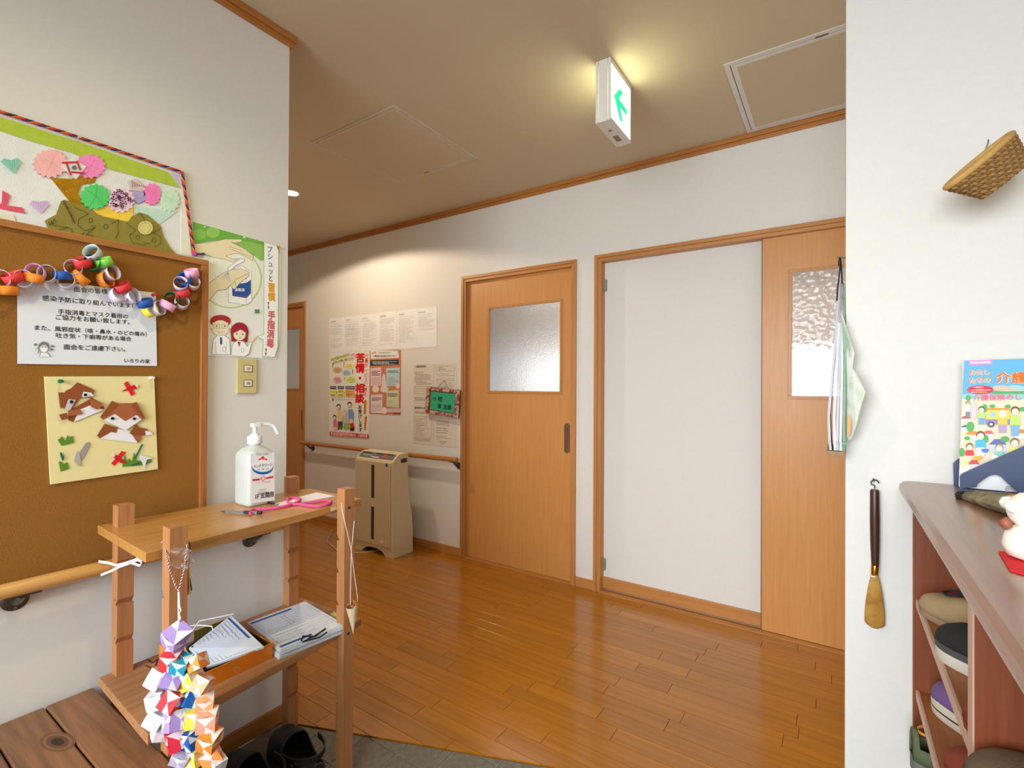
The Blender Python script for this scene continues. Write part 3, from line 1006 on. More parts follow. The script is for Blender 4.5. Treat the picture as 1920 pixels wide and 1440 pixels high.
push_pin(pd(1395, 115), NX, (232, 234, 238), 'white push pin in the corner of the origami card')

# -------- paper chain
pch = thing('paper_chain', 'paper chain of coloured rings draped across the cork board', 'paper chain', PLX(.02)(70 / 4.8, 420 + 640 / 4.8))
RD, OR, BL, PK, LI, GN, DG, SV, YE = (222, 52, 56), (240, 140, 36), (24, 86, 170), (240, 176, 214), (226, 214, 232), (136, 218, 84), (14, 120, 82), (200, 216, 222), (240, 220, 60)
# centre (zoomed pixels), colour, axis of the ring: in-plane angle from upright (deg), how far it leans out of the board
LK = [(-130, 585, RD, 0, 10), (20, 500, LI, 80, 60), (70, 600, OR, 5, 5), (120, 482, RD, 35, 15), (215, 500, LI, 60, 70), (300, 487, OR, -5, 8), (320, 440, PK, 75, 60), (430, 450, LI, 80, 60), (560, 462, BL, 5, 8), (600, 510, LI, 70, 60), (720, 485, OR, -40, 20), (660, 400, LI, 40, 65), (745, 345, RD, 25, 20), (835, 260, SV, 60, 35), (835, 350, DG, 80, 55), (935, 345, GN, 30, 12), (1000, 440, LI, -55, 65), (950, 500, OR, -65, 60), (1105, 570, RD, 35, 15), (1060, 640, LI, -30, 65), (1190, 650, LI, -50, 65), (1305, 710, BL, 22, 12), (1350, 770, YE, -50, 65), (1420, 760, LI, -60, 60), (1505, 735, PK, -25, 12), (1545, 680, DG, 60, 60), (1635, 705, LI, 20, 60), (1640, 620, RD, 25, 15), (1625, 540, LI, 40, 60), (1660, 500, BL, 60, 40), (1735, 530, LI, 20, 60), (1725, 440, PK, 20, 15)]
link_mesh = {}
for i, (x, y, col, ang, lean) in enumerate(LK):
    c = PLX(.033)(x / 4.8, 420 + y / 4.8)
    t, e = math.radians(ang), math.radians(lean)
    ax = Vector((math.sin(e), -math.sin(t) * math.cos(e), math.cos(t) * math.cos(e)))
    if col not in link_mesh:
        mb = MB()
        n = 22
        mb.loft([[Vector((.021 * math.cos(6.2832 * k / n), .018 * math.sin(6.2832 * k / n), z)) + ORG[pch.name] for k in range(n)] for z in (-.0105, 0, .0105)], cap=False)
        o = obj('paper_link', mb, M('paper_%d_%d_%d' % col, col, 0.6), pch, smooth=60, solid=.0005)
        link_mesh[col] = o
    else:
        o = link_mesh[col].copy()
        COL.objects.link(o)
    o.location = c - ORG[pch.name]
    o.rotation_mode = 'QUATERNION'
    o.rotation_quaternion = ax.to_track_quat('Z', 'X')

# -------- handrails
RAILY = WOOD('rail_wood_y', (222, 172, 104), (196, 140, 74), 'Y', 0.3, 70, coat=0.2)
RAILX = WOOD('rail_wood_x', (196, 134, 70), (166, 104, 48), 'X', 0.3, 70, coat=0.2)


def bracket(par, wall, rail, along):
    """round wall plate, two-armed elbow and saddle under the rail"""
    wall, rail, along = Vector(wall), Vector(rail), Vector(along)
    out = Vector((rail.x - wall.x, rail.y - wall.y, 0)).normalized()
    p = obj('bracket', MB().lathe([(.026, 0), (.0265, .003), (.022, .007), (.012, .0085)], wall, out, 22), BRONZE, par, smooth=40)
    top = rail - Vector((0, 0, .018))
    path = [wall + out * .006, wall + out * .03 + Vector((0, 0, .004)), wall + (rail - wall) * 0.8 - Vector((0, 0, .02)), top]
    obj('bracket_arm', MB().tube(path, [.013, .0095, .008, .009], 10), BRONZE, p, smooth=60)
    obj('saddle', MB().obox(top, along * .034, out * .009, (0, 0, .003)), BRONZE, p, bevel=.002)
    for a in (0.6, 2.7, 4.7):
        u = Vector((0, 0, 1)) * math.sin(a) + along * math.cos(a)
        obj('screw', MB().lathe([(.0035, .005), (.0035, .0085), (.001, .009)], wall + u * .019, out, 8), STEEL, p)


zr = 0.733
hl = thing('handrail', 'round wooden handrail on bronze brackets below the cork board', 'handrail', (XL, 0.2, zr - .06))
obj('rail', MB().tube([(-1.615, YS + .2, zr), (-1.615, 0.3, zr), (-1.615, 0.99, zr - .002)], .0178, 18), RAILY, hl, smooth=50, bevel=.003)
for y in (-.6, .328, .905):
    bracket(hl, (XL, y, zr - .045), (-1.615, y, zr), (0, 1, 0))
obj('end_elbow', MB().tube([(-1.615, .985, zr - .002), (-1.616, 1.004, zr - .003), (-1.632, 1.014, zr - .006), (XL + .001, 1.014, zr - .006)], [.0185, .0185, .018, .017], 14), BRONZE, hl, smooth=50)

# ================================================================== shelf stand, bench and what stands on them
PINEZ = WOOD('pine_post', (192, 134, 84), (160, 102, 58), 'Z', 0.55, 90)
PINEY = WOOD('pine_board', (204, 152, 84), (176, 118, 58), 'Y', 0.32, 70, coat=0.3)
PINEY2 = WOOD('pine_board_rough', (186, 136, 92), (152, 100, 62), 'Y', 0.6, 70)
st = thing('shelf_stand', 'homemade pine shelf stand with four notched posts beside the bench', 'shelf', (-1.42, 0.74, 0))
PT = 0.90
for nm, x, y, s in (('fl', -1.24, .50, -1), ('fr', -1.266, .979, -1), ('bl', -1.572, .512, 1), ('br', -1.58, .996, 1)):
    a = 0.018
    prof = [(-a, 0), (-a, PT), (a, PT)]
    for z in (.744, .644, .544, .344, .244, .144):
        prof += [(a, z + .014), (a - .011, z - .002), (a, z - .004)]
    prof += [(a, 0)]
    mb = MB().prism([(x + s * u, y - a, z) for u, z in prof], (0, 1, 0), 2 * a)
    po = obj('post', mb, PINEZ, st)
    for z in (.654, .554):
        obj('nail', MB().lathe([(.0022, -.001), (.0026, .001), (.001, .0016)], (x + (a if s < 0 else 0.004) * 1.0, y - (0 if s < 0 else a) + (0.004 if s < 0 else 0), z), (1, 0, 0) if s < 0 else (0, -1, 0), 8), STEEL, po)
    if nm == 'fr':
        for z in (.842, .457):
            obj('bolt_hole', MB().lathe([(.0045, 0), (.0045, .0006)], (x + a, y - .002, z), (1, 0, 0), 10), DARK, po)
tb = [(-1.623, .472), (-1.271, .454), (-1.305, 1.07), (-1.594, 1.073)]
obj('top_board', MB().prism([(x, y, .823) for x, y in tb], (0, 0, 1), .022), PINEY, st, bevel=.0015)
lb = [(-1.589, .467), (-1.24, .45), (-1.288, 1.06), (-1.595, 1.045)]
obj('lower_board', MB().prism([(x, y, .437) for x, y in lb], (0, 0, 1), .022), PINEY2, st, bevel=.0015)
ZT, ZL = 0.8452, 0.4592
tp = Print(lambda x, y: at('X', -1.2805 - .017 * (at('Z', .845, x, y).y - .45) / .6, x, y), NX, .004)
tp.P([(618, 951), (632, 947), (632, 955), (618, 959)], (222, 200, 150))
printed('tape_piece', tp, st)
ti = Print(lambda x, y: at('Z', ZL - .0002, x, y), (0, 0, 1))
ti.L([(277, 1237), (286, 1243), (296, 1236), (292, 1248)], .004, (40, 34, 30)).L([(273, 1248), (283, 1252)], .003, (40, 34, 30))
printed('ink_mark', ti, st)

# bench of thick worn planks
bn = thing('bench', 'worn dark brown plank bench against the left wall', 'bench', (-1.33, -0.15, 0))
BW = WOOD('worn_bench_wood', (150, 104, 68), (88, 57, 36), 'X', 0.48, 20, vary=0.1, p=(0.22, 0.72), bump=0.3, dist=3.0)
y = .478
for k in range(13):
    obj('plank', MB().box(-1.664, -1.02, y - .0955, y, .372, .404), BW, bn, bevel=.004)
    y -= .0985
kn = Print(lambda x, y: at('Z', .404, x, y), (0, 0, 1), .0001, .00002)
for kx, ky in ((108, 1391), (158, 1352), (20, 1420)):
    if kx == 108:
        for r_, c_ in ((34, (112, 76, 50)), (28, (136, 94, 62)), (22, (104, 68, 44)), (13, (58, 36, 26))):
            kn.E(kx, ky, r_, r_ * .55, c_, 18)
kt_ = printed('wood_knot', kn, bn)
for yy in (.40, -.15, -.72):
    obj('leg_frame', MB().box(-1.63, -1.58, yy - .03, yy + .03, 0, .372).box(-1.09, -1.04, yy - .03, yy + .03, 0, .372).box(-1.58, -1.09, yy - .025, yy + .025, .30, .372), BW, bn, bevel=.003)

# hand sanitiser
hb = thing('sanitiser_bottle', 'milky pump bottle of hand sanitiser with white label on the top board', 'bottle', (-1.528, .836, ZT))
bx, by = -1.528, .836


def rrect(cx, cy, z, hx, hy, r, n=5):
    out = []
    for sx, sy, a0 in ((1, 1, 0), (-1, 1, 90), (-1, -1, 180), (1, -1, 270)):
        for k in range(n):
            t = math.radians(a0 + 90 * k / (n - 1))
            out.append((cx + sx * (hx - r) + r * math.cos(t), cy + sy * (hy - r) + r * math.sin(t), z))
    return out


prof = [(.040, .036, 0, .012), (.044, .040, .004, .014), (.0455, .0415, .012, .014), (.0455, .0415, .150, .014), (.043, .039, .162, .016), (.034, .032, .173, .020), (.022, .022, .181, .0215), (.0165, .0165, .184, .0164), (.0165, .0165, .19, .0164)]
milk = M('milky_plastic', (232, 236, 230), 0.35, 0.02, trans=0.35)
obj('bottle_body', MB().loft([rrect(bx, by, ZT + z, a, b, r) for a, b, z, r in prof]), milk, hb, smooth=50)
obj('liquid', MB().loft([rrect(bx, by, ZT + z, a - .002, b - .002, r - .001) for a, b, z, r in prof[:3]] + [rrect(bx, by, ZT + .1, .0435, .0395, .013)]), M('sanitiser_liquid', (206, 210, 200), 0.1, 0.02), hb, smooth=50)
obj('screw_cap', MB().lathe([(.0205, .188), (.0215, .190), (.0215, .210), (.019, .213), (.0125, .214), (.0125, .219), (.007, .220)], (bx, by, ZT), n=28), PLASTIC_W, hb, smooth=40)
ph = obj('pump_head', MB().tube([(bx, by, ZT + .215), (bx, by, ZT + .243)], .0062, 12).loft([rrect(bx, by + .004, ZT + z, .010, .016, .006) for z in (.241, .243, .250, .252)]), PLASTIC_W, hb, smooth=40)
obj('nozzle', MB().tube([(bx, by + .01, ZT + .248), (bx + .004, by + .04, ZT + .2465), (bx + .006, by + .056, ZT + .243), (bx + .008, by + .064, ZT + .23), (bx + .009, by + .071, ZT + .214)], [.0062, .0058, .0058, .0055, .0048], 10), PLASTIC_W, ph, smooth=60)
Z1_ = zoomed(430, 780, 7.2)
pl = via(Z1_, lambda x, y: at('X', bx + .0456, x, y))
obj('label_sheet', MB().prism([pl(*p) for p in ((285, 512), (606, 487), (611, 1140), (285, 1182))], NX, .0004), M('label_white', (240, 240, 240), 0.4, 0.01), hb)
g = Print(pl, NX, .0006)
g.T('手指の消毒に', (360, 530), (545, 522), (130, 120, 120)).E(450, 588, 60, 20, (216, 30, 48)).E(450, 585, 24, 42, (216, 30, 48)).T('サラヤ'[0:0] or '消毒用', (415, 597), (485, 592), (250, 220, 220))
g.E(446, 690, 146, 98, (20, 80, 170), 32).E(446, 680, 143, 84, (60, 160, 220), 32).E(446, 672, 142, 80, (246, 246, 248), 32)
g.T('ハンドクリーン', (322, 702), (572, 672), (30, 26, 28), 0.03, 1.35).T('洗浄・消毒・保湿', (372, 735), (528, 716), (60, 60, 60), 0.0, 1.1)
g.P([(308, 852), (408, 842), (410, 868), (310, 878)], (214, 50, 50)).P([(490, 830), (590, 808), (590, 834), (492, 850)], (214, 50, 50)).L([(418, 840), (450, 808), (484, 838), (450, 878)], .0012, (214, 50, 50), True).T('アルコール', (425, 850), (478, 846), (200, 70, 70))
g.T('アルコール手指洗浄', (355, 915), (555, 890), (216, 110, 120)).T('指定医薬部外品', (400, 1003), (498, 993), (110, 108, 108)).L(ell(445, 1040, 72, 24, 20), .0006, (110, 108, 108), True).T('無香料・低刺激', (390, 1048), (505, 1036), (80, 80, 80))
g.T('1F 玄関用', (345, 1120), (592, 1082), (26, 26, 30), 0.015, 1.3)
printed('label_print', g, hb)


def rope(par, name, pts, r, strands, mats, pitch):
    """a cord of strands twisted round each other along pts"""
    P = [Vector(p) for p in pts]
    fine = []
    for i in range(len(P) - 1):
        p0, p1, p2, p3 = P[max(0, i - 1)], P[i], P[i + 1], P[min(len(P) - 1, i + 2)]
        ns = max(2, int((p2 - p1).length / (pitch / 9)))
        for k in range(ns):
            t = k / ns
            fine.append(0.5 * ((2 * p1) + (p2 - p0) * t + (2 * p0 - 5 * p1 + 4 * p2 - p3) * t * t + (3 * p1 - p0 - 3 * p2 + p3) * t ** 3))
    fine.append(P[-1])
    s, outp = 0.0, [[] for _ in range(strands)]
    for i, p in enumerate(fine):
        d = (fine[min(i + 1, len(fine) - 1)] - fine[max(i - 1, 0)]).normalized()
        u = d.cross(Vector((0.13, 0.21, 1))).normalized()
        v = d.cross(u)
        if i:
            s += (p - fine[i - 1]).length
        for k in range(strands):
            a = 6.2832 * (s / pitch + k / strands)
            outp[k].append(p + (u * math.cos(a) + v * math.sin(a)) * r * 0.5)
    for k in range(strands):
        obj(name, MB().tube(outp[k], r * 0.58, 6), mats[k % len(mats)], par, smooth=60)


bz = via(Z1_, lambda x, y: at('Z', ZT + .005, x, y))
pk = thing('pink_braid_cord', 'hot pink braided wool cord with a white bead lying on the top board', 'cord', bz(600, 1230) - Vector((0, 0, .005)))
hot = M('hot_pink_wool', (232, 84, 142), 0.9, 0.12, 200, 0.6, 300)
rope(pk, 'strand', [bz(*p) for p in ((285, 1325), (290, 1285), (340, 1262), (470, 1258), (640, 1238), (800, 1205), (920, 1165), (955, 1120), (880, 1105), (800, 1112), (785, 1155), (850, 1190), (960, 1190), (1060, 1205), (1200, 1218), (1330, 1192), (1372, 1155), (1300, 1140), (1150, 1158), (1020, 1168))], .0042, 3, [hot], .014)
obj('bead', MB().obox(bz(880, 1160) + Vector((0, 0, .004)), (.0045, 0, 0), (0, .0045, 0), (0, 0, .004)), M('pearl_bead', (236, 232, 226), 0.2), pk, bevel=.0015)
cdp = via(Z1_, lambda x, y: at('Z', ZT, x, y))
tag(obj('paper_card', MB().prism([cdp(*p) for p in ((600, 1190), (1175, 1032), (1425, 1082), (980, 1165), (700, 1215))], (0, 0, 1), .0006), PAPER, loc=cdp(1000, 1150)), 'blank white paper card beside the pink cord on the top board', 'card')
pe = thing('ballpoint_pen', 'clear ballpoint pen with black ends tied to the pink cord', 'pen', cdp(250, 1320))
a, b = cdp(-120, 1312) + Vector((0, 0, .005)), cdp(435, 1330) + Vector((0, 0, .005))
dv = (b - a)
obj('barrel', MB().tube([a + dv * .12, a + dv * .95], .0042, 10), M('clear_plastic', (220, 222, 222), 0.1, 0.01, trans=0.8), pe, smooth=50)
obj('ink_tube', MB().tube([a + dv * .1, a + dv * .7], .0016, 6), M('black_ink', (20, 20, 22), 0.4), pe)
obj('tip', MB().tube([a, a + dv * .05, a + dv * .12], [.0006, .0022, .0042], 8), STEEL, pe, smooth=50)
obj('grip', MB().tube([a + dv * .58, a + dv * .72], .0047, 10).tube([a + dv * .9, a + dv], .0046, 10), M('black_rubber', (26, 26, 28), 0.6), pe, smooth=50)
kt = thing('key_tag', 'dark metal clip with ring half under the pink cord near the bottle', 'clip', cdp(520, 1190))
obj('clip_body', MB().tube([cdp(440, 1150) + Vector((0, 0, .012)), cdp(500, 1185) + Vector((0, 0, .006)), cdp(600, 1195) + Vector((0, 0, .003))], [.0012, .004, .003], 8), M('gunmetal', (70, 68, 72), 0.3, metal=0.8), kt, smooth=50)
obj('clip_ring', MB().tube([cdp(630, 1200) + Vector((.007 * math.cos(t), .007 * math.sin(t), .002)) for t in [k * .5236 for k in range(12)]], .0011, 6, closed=True), STEEL, kt, smooth=60)

# orange tray with booklets
X0, X1, YA, YB = -1.562, -1.309, .592, .772
tr = thing('orange_tray', 'bright orange cardboard tray of papers on the lower board', 'tray', (-1.435, .68, ZL))
ORG_M = M('orange_card', (226, 128, 18), 0.5, 0.05, 30)
OLV_M = M('olive_inside', (92, 82, 26), 0.7)
for nm, q in (('tray_side', (X0, X1, YA, YA + .003)), ('tray_side', (X0, X1, YB - .003, YB)), ('tray_end', (X0, X0 + .003, YA + .003, YB - .003)), ('tray_end', (X1 - .003, X1, YA + .003, YB - .003))):
    obj(nm, MB().box(*q, ZL, ZL + .041), ORG_M, tr, bevel=.0008)
obj('tray_lining', MB().box(X0 + .003, X1 - .003, YA + .003, YB - .003, ZL + .0005, ZL + .002).box(X0 + .003, X0 + .0036, YA + .0035, YB - .0035, ZL + .002, ZL + .04).box(X0 + .003, X1 - .003, YB - .0036, YB - .003, ZL + .002, ZL + .04).box(X0 + .003, X1 - .003, YA + .003, YA + .0036, ZL + .002, ZL + .04), OLV_M, tr)
E6 = zoomed(160, 1080, 3.5556)
pm = Print(lambda x, y: at('X', X1, x, y), NX, .0003)
pm.L([E6(*p) for p in ell(1010, 622, 20, 20, 16)], .0012, (236, 190, 110), True).L([E6(*p) for p in ((998, 614), (1022, 614))], .0012, (236, 190, 110)).L([E6(*p) for p in ((1000, 628), (1020, 630))], .0012, (236, 190, 110))
printed('tray_emblem', pm, tr)
FORM = M('form_paper', (214, 222, 232), 0.6, 0.03, 10)


def form_print(par, pr, n, quad, hand, seed):
    """blue-banded form: bands, boxes and rows of writing, in the corners of quad (near-left, far-left, far-right, near-right)"""
    q = [Vector((*p, 0)) for p in quad]

    def uv(u, v):
        a = q[0].lerp(q[3], u)
        b = q[1].lerp(q[2], u)
        c = a.lerp(b, v)
        return pr(c.x, c.y)
    g = Print(uv, n, .0006, yup=True)
    nav, gr = (44, 84, 150), (120, 130, 160)
    g.P([(.02, .90), (.7, .90), (.7, .945), (.02, .945)], nav).P([(.02, .04), (.5, .04), (.5, .08), (.02, .08)], nav)
    for a_, b_, c_, d_ in ((.05, .5, .45, .85), (.5, .5, .95, .85), (.05, .15, .95, .45)):
        g.L([(a_, b_), (c_, b_), (c_, d_), (a_, d_)], .0008, gr, True)
    for v in (.57, .64, .71, .78, .22, .29, .36):
        g.L([(.05, v), (.95, v)], .0006, gr)
    for k in range(8 if hand else 5):
        v = .18 + k * .085
        rr_ = random.Random(seed + k)
        g.L([(.08 + .8 * i / 26, v + rr_.uniform(-.018, .018)) for i in range(rr_.randint(12, 26))], .0007, (70, 78, 130))
    return printed('form_print', g, par)


def booklet(name, label, cat, corners, th, group=None):
    o = thing(name, label, cat, Vector(corners[0]))
    obj('pages', MB().prism(corners, (0, 0, 1), th), FORM, o, bevel=.0006)
    return o


e6z = lambda z: (lambda x, y: at('Z', z, *E6(x, y)))
lay = [(690, 480), (970, 262), (1190, 470), (810, 607)]
hs = [.500, .521, .506, .484]
cor = [e6z(h)(*p) for h, p in zip(hs, lay)]
tl = thing('form_pad', 'tilted pad of filled-in blue forms in the orange tray', 'paper pad', cor[3])
nrm = (cor[2] - cor[3]).cross(cor[0] - cor[3]).normalized()
nrm = nrm if nrm.z > 0 else -nrm
obj('pages', MB().prism([c - nrm * .006 for c in cor], nrm, .006), FORM, tl)
form_print(tl, lambda x, y: cor[0].lerp(cor[1], y).lerp(cor[3].lerp(cor[2], y), x), nrm, [(0, 0), (0, 1), (1, 1), (1, 0)], True, 5)
obj('binding_string', MB().tube([e6z(.505)(690, 400), e6z(.53)(760, 300), e6z(.535)(860, 280), e6z(.53)(990, 252)], .0016, 6).tube([e6z(.505)(700, 330), e6z(.515)(770, 328), e6z(.512)(845, 335), e6z(.505)(852, 365)], .0016, 6), M('white_cord', (232, 230, 226), 0.8), tl, smooth=60)
sc0 = [(-1.51, .806), (-1.497, .995), (-1.256, .968), (-1.279, .777)]
grp = 'blue printed form booklets stacked on the lower shelf'
rs = random.Random(4)
for k in range(6):
    dx, dy = (rs.uniform(-.004, .004), rs.uniform(-.004, .004)) if k < 5 else (0, 0)
    cs = [Vector((x + dx, y + dy, ZL + k * .0048)) for x, y in sc0]
    if k < 5:
        booklet('form_booklet', '%s form booklet from the top of the stack on the lower board' % ('sixth', 'fifth', 'fourth', 'third', 'second')[k], 'booklet', cs, .0046, grp)
    else:
        top = booklet('form_booklet', 'topmost form booklet tied with a black cord on the lower board', 'booklet', cs, .0046, grp)
        form_print(top, lambda x, y: Vector((x, y, ZL + 5 * .0048 + .0046)), (0, 0, 1), sc0[3:] + sc0[:3], False, 9)
        zt = ZL + 6 * .0048 + .002
        bow = [e6z(zt)(*p) for p in ((1440, 430), (1450, 400), (1520, 405), (1590, 360), (1600, 350), (1540, 395), (1500, 412), (1450, 440), (1500, 425), (1560, 410), (1610, 375))]
        obj('cord_bow', MB().tube(bow, .0022, 6), M('black_cord', (26, 28, 40), 0.8), top, smooth=60)
tag(obj('sticky_note', MB().prism([e6z(ZL)(*p) for p in ((1630, 255), (1660, 238), (1690, 262), (1690, 285))], (0, 0, 1), .0004), M('lime_note', (206, 222, 110), 0.7), loc=e6z(ZL)(1660, 262)), 'lime green sticky note at the corner of the lower board', 'note')

# string ornaments on the posts
gl = thing('origami_garland', 'hanging cluster of folded colourful paper balls on the front post of the stand', 'paper ornament', (-1.19, .52, .22))
E8 = zoomed(240, 1140, 4.8)
E3 = zoomed(280, 990, 6.857)
g8 = lambda x, y, d=1.05: at_depth(d, *E8(x, y))
g3 = lambda x, y, d=1.06: at_depth(d, *E3(x, y))
PU, WH2, TE = (168, 140, 204), (196, 204, 206), (22, 148, 176)
cubes = [(395, 462, RD, 80), (478, 500, TE, 74), (628, 487, (240, 140, 66), 68), (285, 640, WH2, 84), (388, 640, PU, 86), (560, 628, (240, 220, 78), 84), (665, 680, (244, 174, 132), 74), (490, 715, (236, 160, 186), 60), (265, 820, (214, 212, 214), 76), (412, 838, RD, 88), (580, 806, (20, 92, 166), 82), (690, 852, (244, 170, 110), 78), (505, 892, TE, 60), (355, 935, TE, 56), (270, 985, WH2, 84), (437, 1008, PU, 92), (598, 978, (240, 220, 78), 80), (715, 1005, (240, 158, 126), 86), (448, 1172, (218, 40, 60), 92), (582, 1165, (20, 84, 160), 84), (736, 1180, (240, 132, 46), 86), (300, 1110, (226, 222, 222), 66), (485, 1320, (190, 176, 206), 78), (602, 1332, (236, 218, 86), 80), (752, 1345, (242, 146, 76), 84), (800, 1400, (222, 220, 216), 66)]
cube_mesh = {}
rc = random.Random(21)


def fold_cube(col):
    """folded paper cube: every face a pinwheel of eight creased triangles, alternately coloured and white"""
    mb = MB()
    wcol = tuple(int(v * .12 + 226 * .88) for v in col)
    for ax in range(3):
        for sg in (-1, 1):
            u, v = [(1, 2), (2, 0), (0, 1)][ax]
            ring = []
            for k, (a, b) in enumerate(((-1, -1), (0, -1), (1, -1), (1, 0), (1, 1), (0, 1), (-1, 1), (-1, 0))):
                p = [0, 0, 0]
                p[ax] = sg * (1.0 if k % 2 else 0.94)
                p[u], p[v] = a * .96, b * .96
                ring.append(Vector(p))
            c = Vector((0, 0, 0))
            c[ax] = sg * 1.06
            for k in range(8):
                q = [c, ring[k], ring[(k + 1) % 8]]
                mb.add([x * .0165 + ORG[gl.name] for x in q], [(0, 1, 2)], wcol if k in (2, 3, 6) else col)
    return mb


for i, (x, y, col, s) in enumerate(cubes):
    c = g8(x, y, 1.045 + rc.uniform(-.01, .012) + (.02 if s < 62 and x > 480 else 0))
    if col not in cube_mesh:
        o = obj('folded_ball', fold_cube(col), PRINT('folded_paper', 0.7), gl)
        cube_mesh[col] = o
    else:
        o = cube_mesh[col].copy()
        COL.objects.link(o)
    o.location = c - ORG[gl.name]
    o.rotation_euler = (rc.uniform(-.5, .5), rc.uniform(-.5, .5), rc.uniform(0, 1.5))
    o.scale = (s / 80 * 1.06,) * 3
    ORG[o.name] = ORG[gl.name]
tball = obj('crown_ball', fold_cube(PU), PRINT('folded_paper', 0.7), gl)
tball.location = g8(445, 262) - ORG[gl.name]
tball.rotation_euler, tball.scale = (.4, .5, .3), (1.35,) * 3
obj('white_string', MB().tube([g3(372, 820, 1.056), g3(372, 1000, 1.056), g3(378, 1240, 1.055)], .0014, 6).tube([g3(382, 820, 1.056), g3(388, 1010, 1.054), g3(405, 1060, 1.05), g3(385, 1110, 1.056), g3(400, 1165, 1.05), g3(378, 1200, 1.056)], .0016, 6).tube([g8(500, 300), g8(520, 380), g8(570, 440)], .0006, 5).tube([g8(505, 310), g8(515, 420), g8(545, 470)], .0006, 5), M('white_cord', (232, 230, 226), 0.8), gl, smooth=60)
rope(gl, 'beaded_cord', [g3(150, 190, 1.17), g3(190, 200, 1.11), g3(240, 440, 1.058), g3(300, 640, 1.058), g3(372, 800, 1.056), g3(420, 640, 1.056), g3(445, 540, 1.056), g3(480, 300, 1.055), g3(490, 180, 1.14)], .0017, 2, [M('cord_wine', (110, 44, 58), 0.7), M('cord_pale', (232, 206, 206), 0.7)], .007)
cel = MB()
rk = random.Random(8)
rings = []
for i in range(9):
    t = math.pi * (i + .5) / 9
    rings.append([])
    for k in range(16):
        a_ = 6.2832 * k / 16
        rr_ = .026 * (1 + rk.uniform(-.28, .28))
        rings[-1].append(Vector((0, 0, 0)) + RT * (rr_ * math.sin(t) * math.cos(a_) * 1.0) + UP0 * (rr_ * math.cos(t) * .85) - FW * (rr_ * math.sin(t) * math.sin(a_) * .45))
cc = g3(410, 390, 1.05)
cel.loft([[p + cc for p in r_] for r_ in rings])
obj('cellophane', cel, M('cellophane', (250, 250, 250), 0.06, 0.0, trans=1.0, alpha=0.35), gl)
obj('tassel_thread', MB().tube([g3(505, 510, 1.12), g3(500, 650, 1.12), g3(490, 860, 1.12)], .0022, 5), M('red_thread', (200, 36, 70), 0.8), gl, smooth=60)
obj('tassel_thread', MB().tube([g3(510, 520, 1.12), g3(515, 680, 1.12), g3(530, 850, 1.12)], .0022, 5), M('straw_thread', (226, 206, 120), 0.8), gl, smooth=60)
obj('tassel_thread', MB().tube([g3(512, 180, 1.13), g3(525, 240, 1.12), g3(505, 560, 1.12), g3(545, 800, 1.12)], .0014, 5), M('green_thread', (30, 90, 70), 0.8), gl, smooth=60)

co = thing('cone_ornament', 'small woven paper cone of dried flowers hanging from the right post of the stand', 'ornament', (-1.236, .985, .455))
E2 = zoomed(610, 930, 5.333)
g2 = lambda x, y, xx=-1.238: at('X', xx, *E2(x, y))
tipc, topc = g2(280, 1380), g2(265, 1100)
obj('cone', MB().lathe([(.0004, 0), (.018, (topc - tipc).length), (.0165, (topc - tipc).length - .001), (.0004, .004)], tipc, topc - tipc, 18), M('woven_cream', (226, 206, 168), 0.8, 0.1, 240, 0.6, 400), co, smooth=40)
fl = MB()
for k in range(9):
    c = topc + Vector((rk.uniform(-.011, .011), rk.uniform(-.013, .013), rk.uniform(0, .01)))
    fl.lathe([(.001, -.004), (.0048, -.001), (.0044, .003), (.001, .005)], c, (rk.uniform(-.4, .4), rk.uniform(-.4, .4), 1), 7)
obj('dried_flowers', fl, M('dried_petals', (196, 140, 60), 0.9, rgb2=(150, 70, 40), scale=120), co)
obj('hanging_string', MB().tube([g2(160, 75), g2(170, 150), g2(255, 520), g2(320, 1000), g2(322, 1060)], .0010, 6).tube([g2(290, 250, -1.243), g2(262, 520), g2(250, 1000), g2(252, 1090)], .0010, 6), M('white_cord', (232, 230, 226), 0.8), co, smooth=60)
E5 = zoomed(160, 760, 3.5556)
rb = [at_depth(1.22, *E5(*p)) for p in ((90, 1040), (150, 1048), (210, 1065), (270, 1050), (330, 1030), (372, 1005))]
rb2 = [at_depth(1.22, *E5(*p)) for p in ((105, 1130), (170, 1105), (230, 1075), (300, 1050), (350, 1030), (380, 1040), (365, 1068), (310, 1050))]
tag(obj('white_ribbon', MB().loft([[p - UP0 * .003, p + UP0 * .003, p + UP0 * .003 - FW * .0012, p - UP0 * .003 - FW * .0012] for p in rb]).loft([[p - UP0 * .003, p + UP0 * .003, p + UP0 * .003 - FW * .0012, p - UP0 * .003 - FW * .0012] for p in rb2]), M('satin_white', (224, 226, 232), 0.35), loc=rb[2]), 'thin white ribbon tied round the rear post of the stand', 'ribbon')
tw = MB()
for k in range(7):
    z = .80 - k * .006
    c = Vector((-1.58, .996, 0))
    tw.tube([c + Vector((sx * .0196, sy * .0196, z + dz)) for sx, sy, dz in ((-1, -1, 0), (1, -1, .004 * rk.uniform(-1, 1)), (1, 1, 0), (-1, 1, .003 * rk.uniform(-1, 1)))], .0012, 5, closed=True)
tw.tube([Vector((-1.56, .978, .79)), Vector((-1.545, .985, .775)), Vector((-1.53, .99, .765))], .0008, 5)
tag(obj('twine_binding', tw, M('pale_twine', (206, 190, 160), 0.5), loc=(-1.58, .996, .76)), 'clear twine wound round the far post under the top board', 'twine')


# ------------------------------------------------------------------ shoes
def lerp_tab(tab, t):
    for (a, va), (b, vb) in zip(tab, tab[1:]):
        if t <= b:
            return va + (vb - va) * (t - a) / (b - a)
    return tab[-1][1]


WT = [(0, .30), (.03, .52), (.1, .70), (.25, .74), (.42, .76), (.6, .92), (.73, 1.0), (.84, .95), (.92, .78), (.97, .52), (1.0, .12)]


